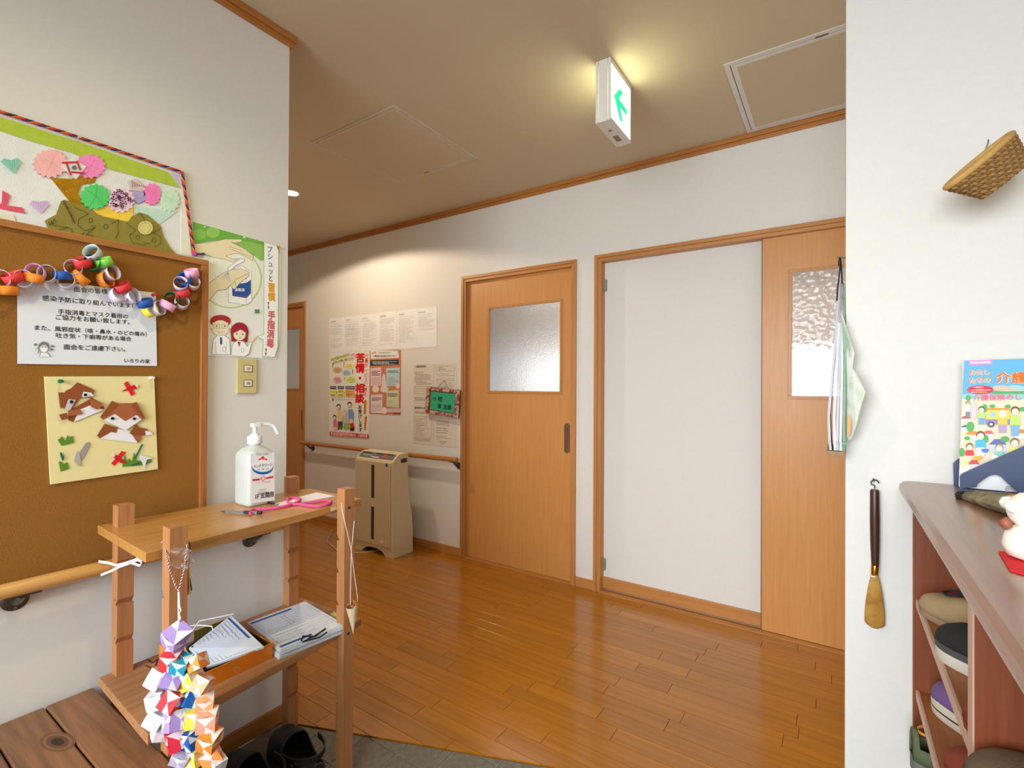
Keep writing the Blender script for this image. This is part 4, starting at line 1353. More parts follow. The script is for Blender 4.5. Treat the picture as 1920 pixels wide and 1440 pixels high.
def shoe(name, label, loc, head, L, W, sole_h, sole, upper, hh, t_open=0.5, cut=0.55, group=None, toe=0.055, mid=0.075, heel=0.06, band=None, lining=None, extra=None):
    """loc = middle of the sole, head = compass of the toe (radians from +X)"""
    loc = Vector(loc)
    ca, sa = math.cos(head), math.sin(head)

    def W3(x, y, z):
        return loc + Vector((x * ca - y * sa, x * sa + y * ca, z))
    s = thing(name, label, 'shoe', loc, group)
    ts = [0, .015, .04, .08, .14, .2, .28, .36, .44, .52, .6, .68, .76, .83, .89, .94, .975, 1.0]
    hw = [lerp_tab(WT, t) * W / 2 for t in ts]
    xs = [(t - .5) * L for t in ts]

    def outline(k, z):
        return [W3(x, w_ * k, z) for x, w_ in zip(xs, hw)] + [W3(x, -w_ * k, z) for x, w_ in reversed(list(zip(xs, hw)))]
    obj('sole', MB().loft([outline(.96, 0), outline(1.03, sole_h * .25), outline(1.03, sole_h * .8), outline(1.0, sole_h)]), sole, s, smooth=45)
    if band:
        obj('sole_band', MB().loft([outline(1.035, sole_h * band[1]), outline(1.04, sole_h * (band[1] + band[2]))], cap=False), band[0], s, smooth=45)
    HT = [(0, heel), (.12, heel * .98), (.3, heel * .9), (.46, mid), (.6, mid * .92), (.75, toe * 1.12), (.88, toe), (.96, toe * .72), (1.0, toe * .3)]
    nth = 15
    mb = MB()
    vs = []
    for t, x, w_ in zip(ts, xs, hw):
        h = lerp_tab(HT, t)
        for k in range(nth):
            th = math.pi * k / (nth - 1)
            vs.append(W3(x, w_ * .97 * math.copysign(abs(math.cos(th)) ** .75, math.cos(th)), sole_h * .9 + h * math.sin(th) ** .8))
    fs = []
    for i in range(len(ts) - 1):
        for k in range(nth - 1):
            tm = (ts[i] + ts[i + 1]) / 2
            sm = math.sin(math.pi * (k + .5) / (nth - 1))
            if .05 < tm < t_open and sm > cut + max(0, (tm - t_open + .12)) * 1.2:
                continue
            fs.append((i * nth + k, i * nth + k + 1, (i + 1) * nth + k + 1, (i + 1) * nth + k))
    mb.add(vs, fs)
    obj('upper', mb, upper, s, smooth=60, solid=.003)
    obj('insole', MB().prism(outline(.9, sole_h), (0, 0, 1), .002), lining or DARK, s)
    if extra:
        extra(s, W3, L, W, sole_h)
    return s


CLOG = M('black_clog_foam', (30, 29, 30), 0.55, 0.1, 60, 0.3, 200)


def clog_bits(s, W3, L, W, sh):
    pts = []
    for k in range(11):
        a_ = math.pi * k / 10
        pts.append(W3(-.08 * L - .40 * L * math.sin(a_), .52 * W * math.cos(a_), sh + .052 + .012 * math.sin(a_)))
    obj('heel_strap', MB().loft([[p + Vector((0, 0, d)) + (p - W3(-.1 * L, 0, p.z)).normalized() * e for d, e in ((-.009, 0), (.009, 0), (.009, .004), (-.009, .004))] for p in pts]), CLOG, s, smooth=50)
    vh = MB()
    for x, y_ in ((.20, .2), (.20, -.2), (.28, .0), (.30, .28), (.30, -.28), (.36, .14), (.36, -.14)):
        vh.lathe([(.0045, 0), (.0045, .004)], W3(x * L, y_ * W, sh + .046 - abs(y_) * .03 - max(0, x - .25) * .06), (0, 0, 1), 10)
    v = obj('vent_holes', vh, DARK, s)
    v['kind'] = 'stuff'


shoe('clog', 'black rubber clog beside the far post of the stand', (-1.445, .935, -.004), math.pi - .12, .265, .115, .024, CLOG, CLOG, .07, .56, .45, 'black clogs under the shelf stand', .058, .085, .045, extra=clog_bits)
shoe('clog', 'black rubber clog nearer the bench under the lower board', (-1.47, .80, -.004), math.pi + .1, .265, .115, .024, CLOG, CLOG, .07, .56, .45, 'black clogs under the shelf stand', .058, .085, .045, extra=clog_bits)

# ================================================================== the hall
NY = Vector((0, -1, 0))


def PLY(off):
    return lambda x, y: at('Y', D - off, x, y)


# recessed downlight (only one in view) with its own lamp
def downlight(label, x, y, watts, col, ang, blend):
    dl = thing('downlight', label, 'ceiling light', (x, y, H), 'round ceiling downlights')
    obj('trim_ring', MB().loft([[(x + r * math.cos(k * .2618), y + r * math.sin(k * .2618), z) for k in range(24)] for r, z in ((.058, H), (.058, H - .004), (.047, H - .006), (.044, H - .001))], cap=False), PLASTIC_W, dl, smooth=40)
    obj('lamp_lens', MB().lathe([(.044, 0), (.043, -.002), (.02, -.0035), (.001, -.004)], (x, y, H), n=24), M('warm_lamp', (255, 236, 206), 0.4, 0.0, emit=28), dl, smooth=40)
    sl = bpy.data.lights.new('downlight_lamp', 'SPOT')
    sl.energy, sl.color, sl.spot_size, sl.spot_blend, sl.shadow_soft_size = watts, col, math.radians(ang), blend, 0.04
    so = bpy.data.objects.new('downlight_lamp', sl)
    so.location = (x, y, H - .02)
    COL.objects.link(so)


downlight('recessed ceiling downlight just past the left wall corner', -3.03, 1.885, 54, (1.0, 0.83, 0.63), 156, 0.12)
downlight('recessed ceiling downlight over the entry floor', -0.85, 0.42, 24, (1.0, 0.90, 0.46), 145, 0.8)

# exit sign box under the ceiling, lit on both sides
Zb = at('X', -.734, 1147, 226).z
es = thing('exit_sign', 'lit white exit sign box with a green arrow hanging from the ceiling', 'exit sign', (-.766, 1.895, H))
WS = M('sign_housing', (226, 222, 212), 0.4, 0.02)
xa, xb, ya, yb = -.797, -.7345, 1.781, 2.008
obj('housing', MB().box(xa + .012, xb - .012, ya, yb, Zb, H - .001), WS, es, bevel=.0015)
for x0, x1 in ((xa, xa + .0105), (xb - .0105, xb)):
    fr = MB().box(x0, x1, ya, yb, Zb, Zb + .012).box(x0, x1, ya, yb, H - .022, H - .001).box(x0, x1, ya, ya + .008, Zb + .012, H - .022).box(x0, x1, yb - .008, yb, Zb + .012, H - .022)
    obj('panel_frame', fr, WS, es, bevel=.001)
    s = 1 if x0 > -.76 else -1
    xf = x1 - .002 if s > 0 else x0 + .002
    face = obj('light_panel', MB().box(min(xf, xf - s * .003), max(xf, xf - s * .003), ya + .008, yb - .008, Zb + .012, H - .022), M('lit_panel', (250, 255, 214), 0.4, 0.0, emit=6.5), es)
    zz = zoomed(1100, 90, 7.58)
    pj = via(zz, lambda x, y: at('X', xb - .002, x, y))
    if s < 0:
        pj = (lambda f: (lambda x, y: (lambda v: Vector((xf, v.y, v.z)))(f(x, y))))(pj)
    g = Print(pj, (s, 0, 0), .0002)
    g.P([(465, 572), (517, 635), (462, 722), (572, 885), (570, 970), (478, 850), (517, 1070), (475, 1030), (430, 850), (388, 680)], (0, 214, 140))
    g.L([(540, 1040), (542, 1190)], .0016, (120, 226, 190)).L([(520, 1085), (560, 1125)], .0016, (120, 226, 190)).L([(578, 1110), (580, 1200)], .0012, (150, 232, 200))
    printed('pictogram', g, face, PRINT('lit_print', 0.4, emit=1.1))
obj('test_button', MB().lathe([(.007, 0), (.007, -.002), (.004, -.003)], (-.768, 1.86, Zb), n=14), M('sign_grey', (140, 130, 110), 0.5, metal=0.3), es)
obj('rating_plate', MB().box(-.778, -.756, 1.91, 1.96, Zb - .001, Zb), M('sign_grey', (140, 130, 110), 0.5, metal=0.3), es)

# ceiling access hatches
ALU = M('hatch_frame', (214, 208, 200), 0.4, 0.04)
for nm, lb, (x0, x1, y0, y1) in ((0, 'square ceiling hatch with a thin frame between the downlight and exit sign', (-2.309, -1.686, 1.551, 2.166)), (1, 'square ceiling hatch in a silver frame above the wide door', (-.38, .242, 2.072, 2.695))):
    ch = thing('ceiling_hatch', lb, 'ceiling hatch', ((x0 + x1) / 2, (y0 + y1) / 2, H))
    w1, gp = (.012, .003) if nm == 0 else (.02, .003)
    for k, (i0, i1) in enumerate(((0, w1), (w1 + gp, 2 * w1 + gp))):
        fr = MB()
        z0, z1 = H - .0035, H - .0002
        fr.box(x0 + i0, x1 - i0, y0 + i0, y0 + i1, z0, z1).box(x0 + i0, x1 - i0, y1 - i1, y1 - i0, z0, z1).box(x0 + i0, x0 + i1, y0 + i1, y1 - i1, z0, z1).box(x1 - i1, x1 - i0, y0 + i1, y1 - i1, z0, z1)
        obj('frame_ring', fr, ALU if nm else M('hatch_frame_pale', (200, 186, 162), 0.6), ch)
    i2 = 2 * w1 + gp
    obj('hatch_panel', MB().box(x0 + i2, x1 - i2, y0 + i2, y1 - i2, H - .003, H - .0002), CEIL, ch)
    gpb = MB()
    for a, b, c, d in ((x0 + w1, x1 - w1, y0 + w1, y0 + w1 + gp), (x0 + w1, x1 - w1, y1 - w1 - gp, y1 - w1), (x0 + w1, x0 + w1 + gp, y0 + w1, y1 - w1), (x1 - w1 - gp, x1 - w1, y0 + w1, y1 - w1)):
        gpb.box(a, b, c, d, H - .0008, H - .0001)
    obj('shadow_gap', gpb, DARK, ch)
    lx, ly = ((x0 + .42 * (x1 - x0)), y1 - .02) if nm == 0 else (x0 + .33, y0 + .02)
    obj('latch', MB().box(lx - .02, lx + .02, ly - .005, ly + .005, H - .0045, H - .0025), M('latch_grey', (120, 110, 96), 0.4, metal=0.5), ch)

# handrail on the back wall
hr = thing('handrail', 'round wooden handrail on the back wall behind the air purifier', 'handrail', (-3.15, D, .64))
zb_ = .697
obj('rail', MB().tube([(-4.085, D - .06, zb_), (-3.2, D - .06, zb_), (-2.232, D - .06, zb_)], [.0175, .0175, .0175], 18), RAILX, hr, smooth=50, bevel=.004)
for x in (-3.99, -2.262):
    bracket(hr, (x, D, zb_ - .05), (x, D - .06, zb_), (1, 0, 0))

# air purifier
YF = 2.41
ap = thing('air_purifier', 'beige floor-standing air purifier with two front slots below the handrail', 'air purifier', (-2.806, 2.51, 0))
AP = M('purifier_beige', (214, 200, 166), 0.5, 0.02)
AP2 = M('purifier_cover', (206, 188, 154), 0.55, 0.02)
x0, x1 = -3.005, -2.607
prf = [(YF, .055), (YF, .672), (YF + .008, .686), (YF + .055, .727), (YF + .14, .733), (YF + .148, .728), (YF + .15, .50), (YF + .165, .40), (YF + .19, .28), (YF + .2, .18), (YF + .2, .055)]
obj('body', MB().prism([(x0, y_, z) for y_, z in prf], (1, 0, 0), x1 - x0), AP, ap, bevel=.004)
arc = [(x0, 0), (x0, .06), (x1, .06), (x1, 0), (x1 - .07, 0), (x1 - .085, .012), (x1 - .115, .034), (x1 - .16, .044), (x0 + .16, .044), (x0 + .115, .034), (x0 + .085, .012), (x0 + .07, 0)]
obj('foot_skirt', MB().prism([(x, YF + .002, z) for x, z in arc], (0, 1, 0), .03), AP, ap)
obj('side_skirt', MB().box(x0, x0 + .02, YF + .032, YF + .2, 0, .06).box(x1 - .02, x1, YF + .032, YF + .2, 0, .06).box(x0 + .02, x1 - .02, YF + .18, YF + .2, .0, .06), AP, ap)
F5 = zoomed(640, 840, 6.857)
pf = via(F5, lambda x, y: at('Y', YF - .008, x, y))
cl, cr = pf(172, 150), pf(622, 1300)
cx0, cx1, cz0, cz1 = x0 + .004, cr.x, .072, .668
s1, s2, s3, s4 = pf(383, 215), pf(422, 650), pf(378, 750), pf(412, 1185)
obj('front_cover', wall_with_holes(MB(), cx0, cx1, YF - .009, YF, cz0, cz1, [(s1.x, s2.x, s2.z, s1.z), (s1.x, s2.x, s4.z, s3.z)]), AP2, ap, bevel=.002)
for a, b in ((s2.z, s1.z), (s4.z, s3.z)):
    obj('air_slot', MB().box(s1.x, s2.x, YF - .0015, YF - .0005, a, b), M('slot_dark', (58, 50, 42), 0.7), ap)
obj('control_panel', MB().obox(((x0 + x1) / 2, YF + .03, .7088), ((x1 - x0) / 2 - .02, 0, 0), Vector((0, .0195, .0168)), Vector((0, -.0006, .0008))), M('panel_grey', (110, 112, 112), 0.4), ap)
ctrl_n = Vector((0, -.0168, .0195)).normalized()
cpt = lambda u, v: Vector(((x0 + x1) / 2 + u * .17, YF + .03 + v * .0195, .7088 + v * .0168)) + ctrl_n * .001
g = Print(cpt, ctrl_n, .0002)
g.P([(-.95, .35), (.95, .35), (.95, .85), (-.95, .85)], (62, 62, 66)).P([(.35, -.7), (.5, -.7), (.62, .6), (.42, .6)], (220, 70, 60)).R(-.25, -.85, .2, -.55, (236, 236, 230))
for k in range(6):
    g.R(-.85 + k * .1, -.4, -.79 + k * .1, 0, (190, 196, 192))
g.T('うるおい', (-.4, .45), (-.1, .45), (230, 230, 226))
printed('panel_print', g, ap)
g = Print(lambda x, y: pf(x, y), NY, .0025)
g.R(570, 200, 600, 240, (96, 140, 170)).R(574, 206, 596, 234, (40, 60, 80)).E(528, 1205, 24, 24, (226, 222, 206)).E(528, 1205, 17, 17, (206, 194, 166)).E(522, 1202, 9, 12, (230, 226, 212))
printed('badge', g, ap)
obj('side_recess', MB().box(x1 - .0005, x1 + .0004, YF + .075, YF + .135, .665, .695), M('slot_dark', (58, 50, 42), 0.7), ap)
tag(obj('power_cord', MB().tube([(-2.80, 2.50, .006), (-2.85, 2.40, .004), (-2.95, 2.31, .004), (-3.08, 2.30, .004), (-3.3, 2.38, .004), (-3.5, 2.56, .004), (-3.55, 2.69, .004)], .0035, 6), M('cord_ivory', (206, 190, 160), 0.5), loc=(-3.0, 2.4, 0), smooth=60), 'thin ivory power cord on the floor beside the air purifier', 'cord')


def sheet(name, label, cat, x0, x1, z0, z1, mat, off=.0008, group=None, tilt=0.0, th=.0006):
    s = thing(name, label, cat, ((x0 + x1) / 2, D, z0), group)
    t = tilt
    obj('paper', MB().prism([(x0, D - off, z0), (x1, D - off, z0 + t), (x1, D - off, z1 + t), (x0, D - off, z1)], NY, th), mat, s)
    return s


ordn = ['first', 'second', 'third', 'fourth', 'fifth', 'sixth']
GR, GR2 = (150, 150, 160), (120, 122, 134)
xs = [-3.763, -3.556, -3.343, -3.125, -2.91, -2.695, -2.484]
PX = lambda off=.0014: (lambda x, z: Vector((x, D - off, z)))
for k in range(6):
    s = sheet('printed_sheet', '%s printed A4 sheet in the row above the red-lettered poster, counted from the far door' % ordn[k], 'paper', xs[k] + .0005, xs[k + 1] - .0005, 1.508 + .001 * (k % 2), 1.813 - .001 * (k % 3), PAPER, .0006 + .0007 * (k % 2), 'row of six printed sheets')
    g = Print(PX(.0006 + .0007 * (k % 2) + .0006), NY, .0002)
    a, b = xs[k] + .02, xs[k + 1] - .02
    g.T('運営規程の概要'[:4 + k % 3], (a, 1.775), (a + .07, 1.775), GR2)
    g.lines(a, 1.765, b, 1.55 if k < 5 else 1.64, 26 if k < 5 else 15, GR, .0016, seed=k + 3)
    if k == 1:
        for zz_ in (1.74, 1.70, 1.66, 1.62):
            g.L([(a, zz_), (b, zz_)], .0012, GR2)
        for xx_ in (a, a + .05, a + .1, b):
            g.L([(xx_, 1.74), (xx_, 1.62)], .0012, GR2)
    printed('fine_print', g, s)

# red-lettered poster
cp = sheet('complaint_poster', 'white poster with big red vertical lettering and a cartoon family', 'poster', -3.757, -3.232, .768, 1.507, M('poster_white', (240, 240, 232), 0.45, 0.01))
z2 = zoomed(600, 640, 7.2)
pp = via(z2, PLY(.0016))
g = Print(pp, NY, .0003)
g.V('苦情・相談', (545, 160), (535, 840), (222, 24, 36), .118, .05)
g.V('介護サービスに係る', (628, 165), (614, 750), (222, 40, 60), .044, .015).V('お受けします', (540, 858), (548, 1225), (30, 28, 30), .05, .03)
g.P([(598, 790), (634, 795), (618, 985), (588, 980)], (238, 160, 40)).P([(606, 1010), (636, 1012), (620, 1205), (592, 1200)], (238, 160, 40)).V('高齢者支援', (612, 800), (604, 980), (150, 60, 20), .024).V('相談窓口', (622, 1020), (608, 1198), (150, 60, 20), .024)
for a, b, t, c1, c2 in (((152, 262), (395, 190), 'ひとりで悩んでいませんか', (70, 130, 60), (226, 214, 120)), ((188, 296), (440, 240), 'まずは、お気軽にご相談ください', (60, 100, 160), (226, 226, 130))):
    g.P([(a[0] - 6, a[1] + 8), (b[0] + 10, b[1] + 8), (b[0] + 10, b[1] - 24), (a[0] - 6, a[1] - 22)], c2).T(t, a, b, c1, .02, 1.3)
g.E(448, 195, 36, 34, (238, 150, 190), 20).P([(424, 190), (472, 190), (478, 218), (418, 218)], (248, 214, 230)).E(448, 204, 10, 8, (238, 150, 190))
for cx, cy, rx, ry, col in ((238, 388, 62, 42, (222, 186, 130)), (398, 330, 66, 36, (246, 236, 150)), (360, 425, 56, 36, (170, 206, 232)), (238, 522, 56, 46, (240, 170, 196)), (420, 518, 60, 38, (206, 226, 110))):
    g.E(cx, cy, rx, ry, col, 20).lines(cx - rx * .6, cy - ry * .45, cx + rx * .6, cy + ry * .45, 3, (120, 90, 70), .003, seed=int(cx))
for t, p, col in (('?', (162, 350), (40, 40, 44)), ('?', (310, 345), (226, 90, 120)), ('?', (428, 440), (40, 40, 44)), ('?', (318, 540), (226, 200, 80))):
    g.T(t, (p[0] + 8, p[1]), (p[0] + 22, p[1]), col, .02)
for x0_, x1_, c2, t in ((140, 222, (246, 232, 130), 'サービス'), (242, 326, (246, 232, 130), '市町村'), (346, 474, (250, 214, 120), '国保連合会')):
    g.R(x0_, 606, x1_, 642, (70, 58, 130)).R(x0_, 652, x1_, 750, c2).T(t, (x0_ + 8, 690), (x1_ - 8, 692), (200, 90, 30) if x0_ > 300 else (110, 100, 40), .02).T('相談窓口', (x0_ + 10, 734), (x1_ - 10, 736), (200, 60, 40) if x0_ > 300 else (90, 90, 40), .02).lines(x0_ + 8, 614, x1_ - 8, 634, 1, (220, 220, 240), .005)
g.P([(224, 690), (236, 680), (236, 702)], (60, 60, 120)).P([(328, 690), (340, 680), (340, 702)], (60, 60, 120)).E(180, 785, 10, 18, (40, 130, 200)).lines(205, 776, 455, 792, 2, (190, 190, 196), .002)
sk, hk = (248, 222, 190), (36, 28, 30)
for hx, hy, r, hair, body, bc in ((255, 885, 30, hk, [(240, 930), (290, 920), (318, 1010), (310, 1080), (250, 1080)], (228, 214, 170)), (405, 855, 30, hk, [(385, 920), (440, 915), (462, 960), (455, 1090), (392, 1060)], (120, 160, 220)), (350, 960, 26, (190, 190, 196), [(318, 1010), (350, 985), (392, 1010), (400, 1110), (320, 1110)], (206, 200, 190)), (205, 1025, 24, hk, [(188, 1060), (228, 1060), (238, 1150), (186, 1155)], (236, 120, 170)), (432, 1075, 26, (214, 214, 214), [(405, 1110), (460, 1105), (476, 1160), (420, 1185)], (214, 40, 50))):
    g.P(body, bc).E(hx, hy - 6, r, r * 1.1, hair, 14).E(hx, hy + 6, r * .8, r * .9, sk, 14).E(hx - r * .3, hy + 4, 2.6, 3.2, hk, 8).E(hx + r * .3, hy + 4, 2.6, 3.2, hk, 8).L([(hx - r * .25, hy + r * .5), (hx, hy + r * .6), (hx + r * .25, hy + r * .5)], .0014, (190, 70, 60))
g.P([(248, 1080), (312, 1080), (306, 1185), (282, 1185), (278, 1110), (268, 1190), (246, 1190)], (92, 84, 62)).E(362, 1150, 42, 36, (136, 196, 84), 16).P([(192, 1155), (232, 1155), (230, 1185), (194, 1185)], sk).P([(410, 1170), (470, 1165), (465, 1205), (412, 1205)], (46, 40, 44))
g.P([(138, 1218), (664, 1252), (664, 1306), (138, 1268)], (206, 26, 40)).T('愛知県国民健康保険団体連合会・介護保険課', (152, 1262), (650, 1296), (250, 214, 210), .02, 1.2)
printed('poster_print', g, cp)

# terracotta notice
tc = sheet('terracotta_notice', 'terracotta printed notice with pastel memo boxes beside the red-lettered poster', 'poster', -3.226, -2.859, .985, 1.503, M('terracotta_paper', (206, 126, 92), 0.6, 0.03), .0006)
pt = via(z2, PLY(.0014))
g = Print(pt, NY, .0003)
g.P([(684, 122), (1066, 128), (1064, 222), (684, 238)], (240, 236, 226)).T('平成27年8月1日から', (790, 168), (955, 164), (90, 80, 80), .01).T('介護保険の負担割合が変わります', (720, 212), (1026, 208), (70, 60, 60), .02)
g.E(740, 150, 22, 13, (226, 160, 130), 12)
g.P([(678, 258), (1062, 246), (1064, 314), (678, 330)], (40, 66, 76)).lines(706, 268, 1036, 314, 4, (206, 220, 220), .0035, seed=2)
for q, col, ls in (([(684, 362), (828, 352), (828, 596), (684, 604)], (240, 208, 214), (696, 395, 815, 590)), ([(894, 362), (1078, 352), (1074, 600), (900, 606)], (186, 216, 222), (915, 392, 1058, 590)), ([(688, 724), (846, 714), (842, 972), (690, 966)], (230, 216, 222), (700, 755, 832, 950)), ([(902, 668), (1064, 656), (1066, 898), (900, 884)], (206, 218, 180), (912, 698, 1052, 880))):
    g.P(q, col).lines(ls[0], ls[1], ls[2], ls[1] + 70, 4, (96, 86, 96), .006, seed=ls[0]).lines(ls[0], ls[1] + 92, ls[2], ls[3], 7, (160, 140, 140), .003, seed=ls[0] + 1)
g.P([(850, 440), (880, 445), (900, 600), (930, 640), (905, 690), (840, 690), (812, 650), (836, 600), (838, 500)], (226, 220, 214)).E(754, 645, 48, 48, (240, 224, 214), 18).E(1052, 605, 28, 38, (236, 216, 206), 14).E(872, 936, 40, 46, (240, 224, 206), 16).R(912, 905, 1088, 960, (216, 190, 206)).lines(985, 966, 1086, 976, 1, (90, 50, 40), .004)
printed('notice_print', g, tc)
push_pin((-3.19, D - .0012, 1.487), NY, (120, 110, 104), 'tiny dark pin at the poster-side corner of the terracotta notice', r=.004, ln=.008)
push_pin((-2.885, D - .0012, 1.487), NY, (120, 110, 104), 'tiny dark pin at the door-side corner of the terracotta notice', r=.004, ln=.008)

# four notices beside the door
CREAM = M('aged_paper', (218, 208, 192), 0.7, 0.03, 10)
bl = (88, 80, 76)
for i, (xx, zz_, lb) in enumerate(((-2.725, 1.085, 'typed notice sheet, upper one of the pair beside the terracotta notice'), (-2.505, 1.085, 'typed notice sheet half behind the green name sign, above its lower neighbour'), (-2.725, .776, 'typed notice sheet with tables, lower one above the air purifier'), (-2.505, .776, 'typed notice sheet hanging below the green name sign'))):
    s = sheet('typed_notice', lb, 'paper', xx, xx + .215, zz_, zz_ + .30, CREAM, .0006 + .0002 * i, 'four typed notices beside the door')
    g = Print(PX(.0012 + .0002 * i), NY, .0003)
    a, b = xx + .018, xx + .195
    if i == 0:
        g.T('介護保険事業所', (a, zz_ + .275), (a + .12, zz_ + .275), bl, .02).lines(a, zz_ + .262, b, zz_ + .14, 13, bl, .0022, seed=31)
        for k in range(4):
            g.L([(a, zz_ + .13 - .018 * k), (b, zz_ + .13 - .018 * k)], .0012, bl)
        g.L([(a, zz_ + .13), (a, zz_ + .076)], .0012, bl).L([(b, zz_ + .13), (b, zz_ + .076)], .0012, bl).lines(a, zz_ + .06, b, zz_ + .02, 4, bl, .0022, seed=32)
    elif i == 1:
        g.L([(a, zz_ + .28), (b, zz_ + .28), (b, zz_ + .245), (a, zz_ + .245)], .0014, bl, True).lines(a + .02, zz_ + .275, b - .05, zz_ + .25, 2, bl, .0028, seed=33).lines(a, zz_ + .23, b, zz_ + .03, 16, bl, .0016, seed=34)
    elif i == 2:
        g.T('重要事項の掲示', (a, zz_ + .268), (a + .13, zz_ + .268), bl, .02).lines(a, zz_ + .25, b, zz_ + .222, 3, bl, .0026, seed=35)
        for p_ in ([(a, zz_ + .21), (b, zz_ + .21), (b, zz_ + .05), (a, zz_ + .05)], [(a + .12, zz_ + .21), (a + .12, zz_ + .12), (b, zz_ + .12)]):
            g.L(p_, .0012, bl, p_[0][1] == p_[-1][1] or len(p_) == 4)
        g.lines(a + .01, zz_ + .2, a + .11, zz_ + .06, 11, bl, .002, seed=36).lines(a, zz_ + .045, b, zz_ + .012, 3, bl, .0026, seed=37)
    else:
        g.lines(a, zz_ + .19, b - .04, zz_ + .15, 3, bl, .0032, seed=38).lines(a, zz_ + .14, b - .05, zz_ + .09, 3, bl, .0032, seed=39).lines(a, zz_ + .075, b - .03, zz_ + .055, 2, bl, .002, seed=40).lines(a + .04, zz_ + .04, b - .07, zz_ + .015, 2, bl, .003, seed=41)
    printed('typed_lines', g, s)

# green name sign in a patchwork frame
ns = thing('name_sign', 'green handwritten name card in a red patchwork frame hung beside the door frame', 'sign', (-2.39, D - .03, .99))
F1 = zoomed(600, 560, 4.8)
pn = via(F1, lambda x, y: at('Y', D - .022, x, y))
QO, QI = [(970, 790), (1268, 820), (1250, 1075), (950, 1027)], [(1000, 835), (1222, 858), (1205, 1030), (992, 995)]
patchm = M('patchwork', (150, 62, 52), 0.8, rgb2=(196, 172, 160), scale=38, p=(0.42, 0.56))
for i in range(4):
    j = (i + 1) % 4
    w_ = .8
    qi = [(QO[k][0] + (QI[k][0] - QO[k][0]) * w_, QO[k][1] + (QI[k][1] - QO[k][1]) * w_) for k in range(4)]
    obj('frame_side', MB().prism([pn(*p) for p in (QO[i], QO[j], qi[j], qi[i])], NY, .012), patchm, ns, bevel=.003)
obj('backing', MB().prism([pn(*p) for p in QO], NY, .004), M('brown_backing', (122, 70, 40), 0.8), ns)
pn2 = via(F1, lambda x, y: at('Y', D - .0265, x, y))
obj('card', MB().prism([pn2(*p) for p in QI], NY, .0008), M('green_card', (44, 168, 122), 0.7, 0.02), ns)
g = Print(pn2, NY, .0012)
g.T('小', (1016, 915), (1048, 919), (24, 24, 26), .02).T('吹', (1064, 921), (1102, 926), (24, 24, 26), .02).T('孝', (1058, 984), (1094, 988), (24, 24, 26), .02).T('志様', (1112, 990), (1182, 997), (24, 24, 26), .02)
printed('handwriting', g, ns)
obj('hanging_loop', MB().tube([pn(1060, 800), pn(1090, 765), pn(1110, 742), pn(1130, 768), pn(1142, 805)], .0022, 6), M('pink_loop', (216, 150, 160), 0.7), ns, smooth=60)
push_pin(Vector((pn(1110, 742).x, D, pn(1110, 742).z)), NY, (150, 146, 140), 'small nail holding the loop of the green name sign', r=.003, ln=.024)

# ================================================================== right wall, shoe cabinet and what stands in and on it
CAB = WOOD('cabinet_red_brown', (142, 74, 40), (112, 52, 26), 'Z', 0.45, 50)
CABT = WOOD('cabinet_top', (154, 110, 86), (122, 80, 60), 'Y', 0.32, 60, coat=0.5)
CABS = WOOD('cabinet_shelf', (158, 96, 44), (128, 70, 30), 'Y', 0.5, 50)
STRIP = M('edge_strip', (196, 158, 138), 0.4, 0.05)
sc_ = thing('shoe_cabinet', 'red-brown wooden open shoe cabinet against the right wall', 'cabinet', (.37, .76, 0))
CX0, CX1, CY0, CY1, CT = .146, .60, .05, 1.474, 1.0
prt = [(.61, .962), (.61, CT), (.142, CT), (.130, .998), (.123, .992), (.121, .982), (.1225, .976), (.135, .975), (.135, .970), (.129, .967), (.133, .956), (.139, .952), (.150, .951), (.152, .962)]
obj('cabinet_top', MB().prism([(x, CY0 - .02, z) for x, z in prt], (0, 1, 0), CY1 - CY0 + .022), CABT, sc_, smooth=25)
for nm, y0, y1, xa_ in (('side_panel', CY1 - .018, CY1, CX0 + .002), ('divider', .849, .879, CX0), ('side_panel', CY0, CY0 + .02, CX0)):
    obj(nm, MB().box(xa_, CX1, y0, y1, 0.0, .962), CAB, sc_)
    obj('edge_strip', MB().box(xa_ - .002, xa_, y0 + .002, y1 - .002, 0.0, .95), STRIP if nm == 'divider' else CAB, sc_)
obj('back_panel', MB().box(CX1, CX1 + .008, CY0, CY1, 0, .962), CAB, sc_)
obj('plinth', MB().box(CX0 + .03, CX1, CY0 + .02, CY1 - .018, 0, .06), CAB, sc_)
TZ = [.733, .525, .318, .11]
for z in TZ:
    for y0, y1 in ((CY0 + .021, .848), (.880, CY1 - .019)):
        sh = obj('shelf', MB().box(CX0 + .011, CX1 - .001, y0, y1, z - .016, z), CABS, sc_)
        obj('shelf_edge', MB().box(CX0 + .004, CX0 + .011, y0, y1, z - .017, z + .001), STRIP, sh, bevel=.0015)

PI = math.pi
z1, z2, z3 = TZ[0], TZ[1], TZ[2]


def fab(n, c, v=.06):
    return M('shoe_' + n, c, 0.85, v, 60, 0.4, 260)


def ring_bow(s, W3, L, W, sh):
    c = W3(.20 * L, 0, sh + .050)
    obj('shoe_ring', MB().tube([c + Vector((.017 * math.cos(t), .015 * math.sin(t), .004 * math.cos(t))) for t in [k * .5236 for k in range(12)]], .0022, 6, closed=True), M('black_cord', (26, 28, 40), 0.8), s, smooth=60)
    obj('shoe_bow', MB().obox(W3(.11 * L, 0, sh + .056), (.004, .004, 0), (-.004, .004, 0), (0, 0, .004)), M('black_cord', (26, 28, 40), 0.8), s, bevel=.0015)


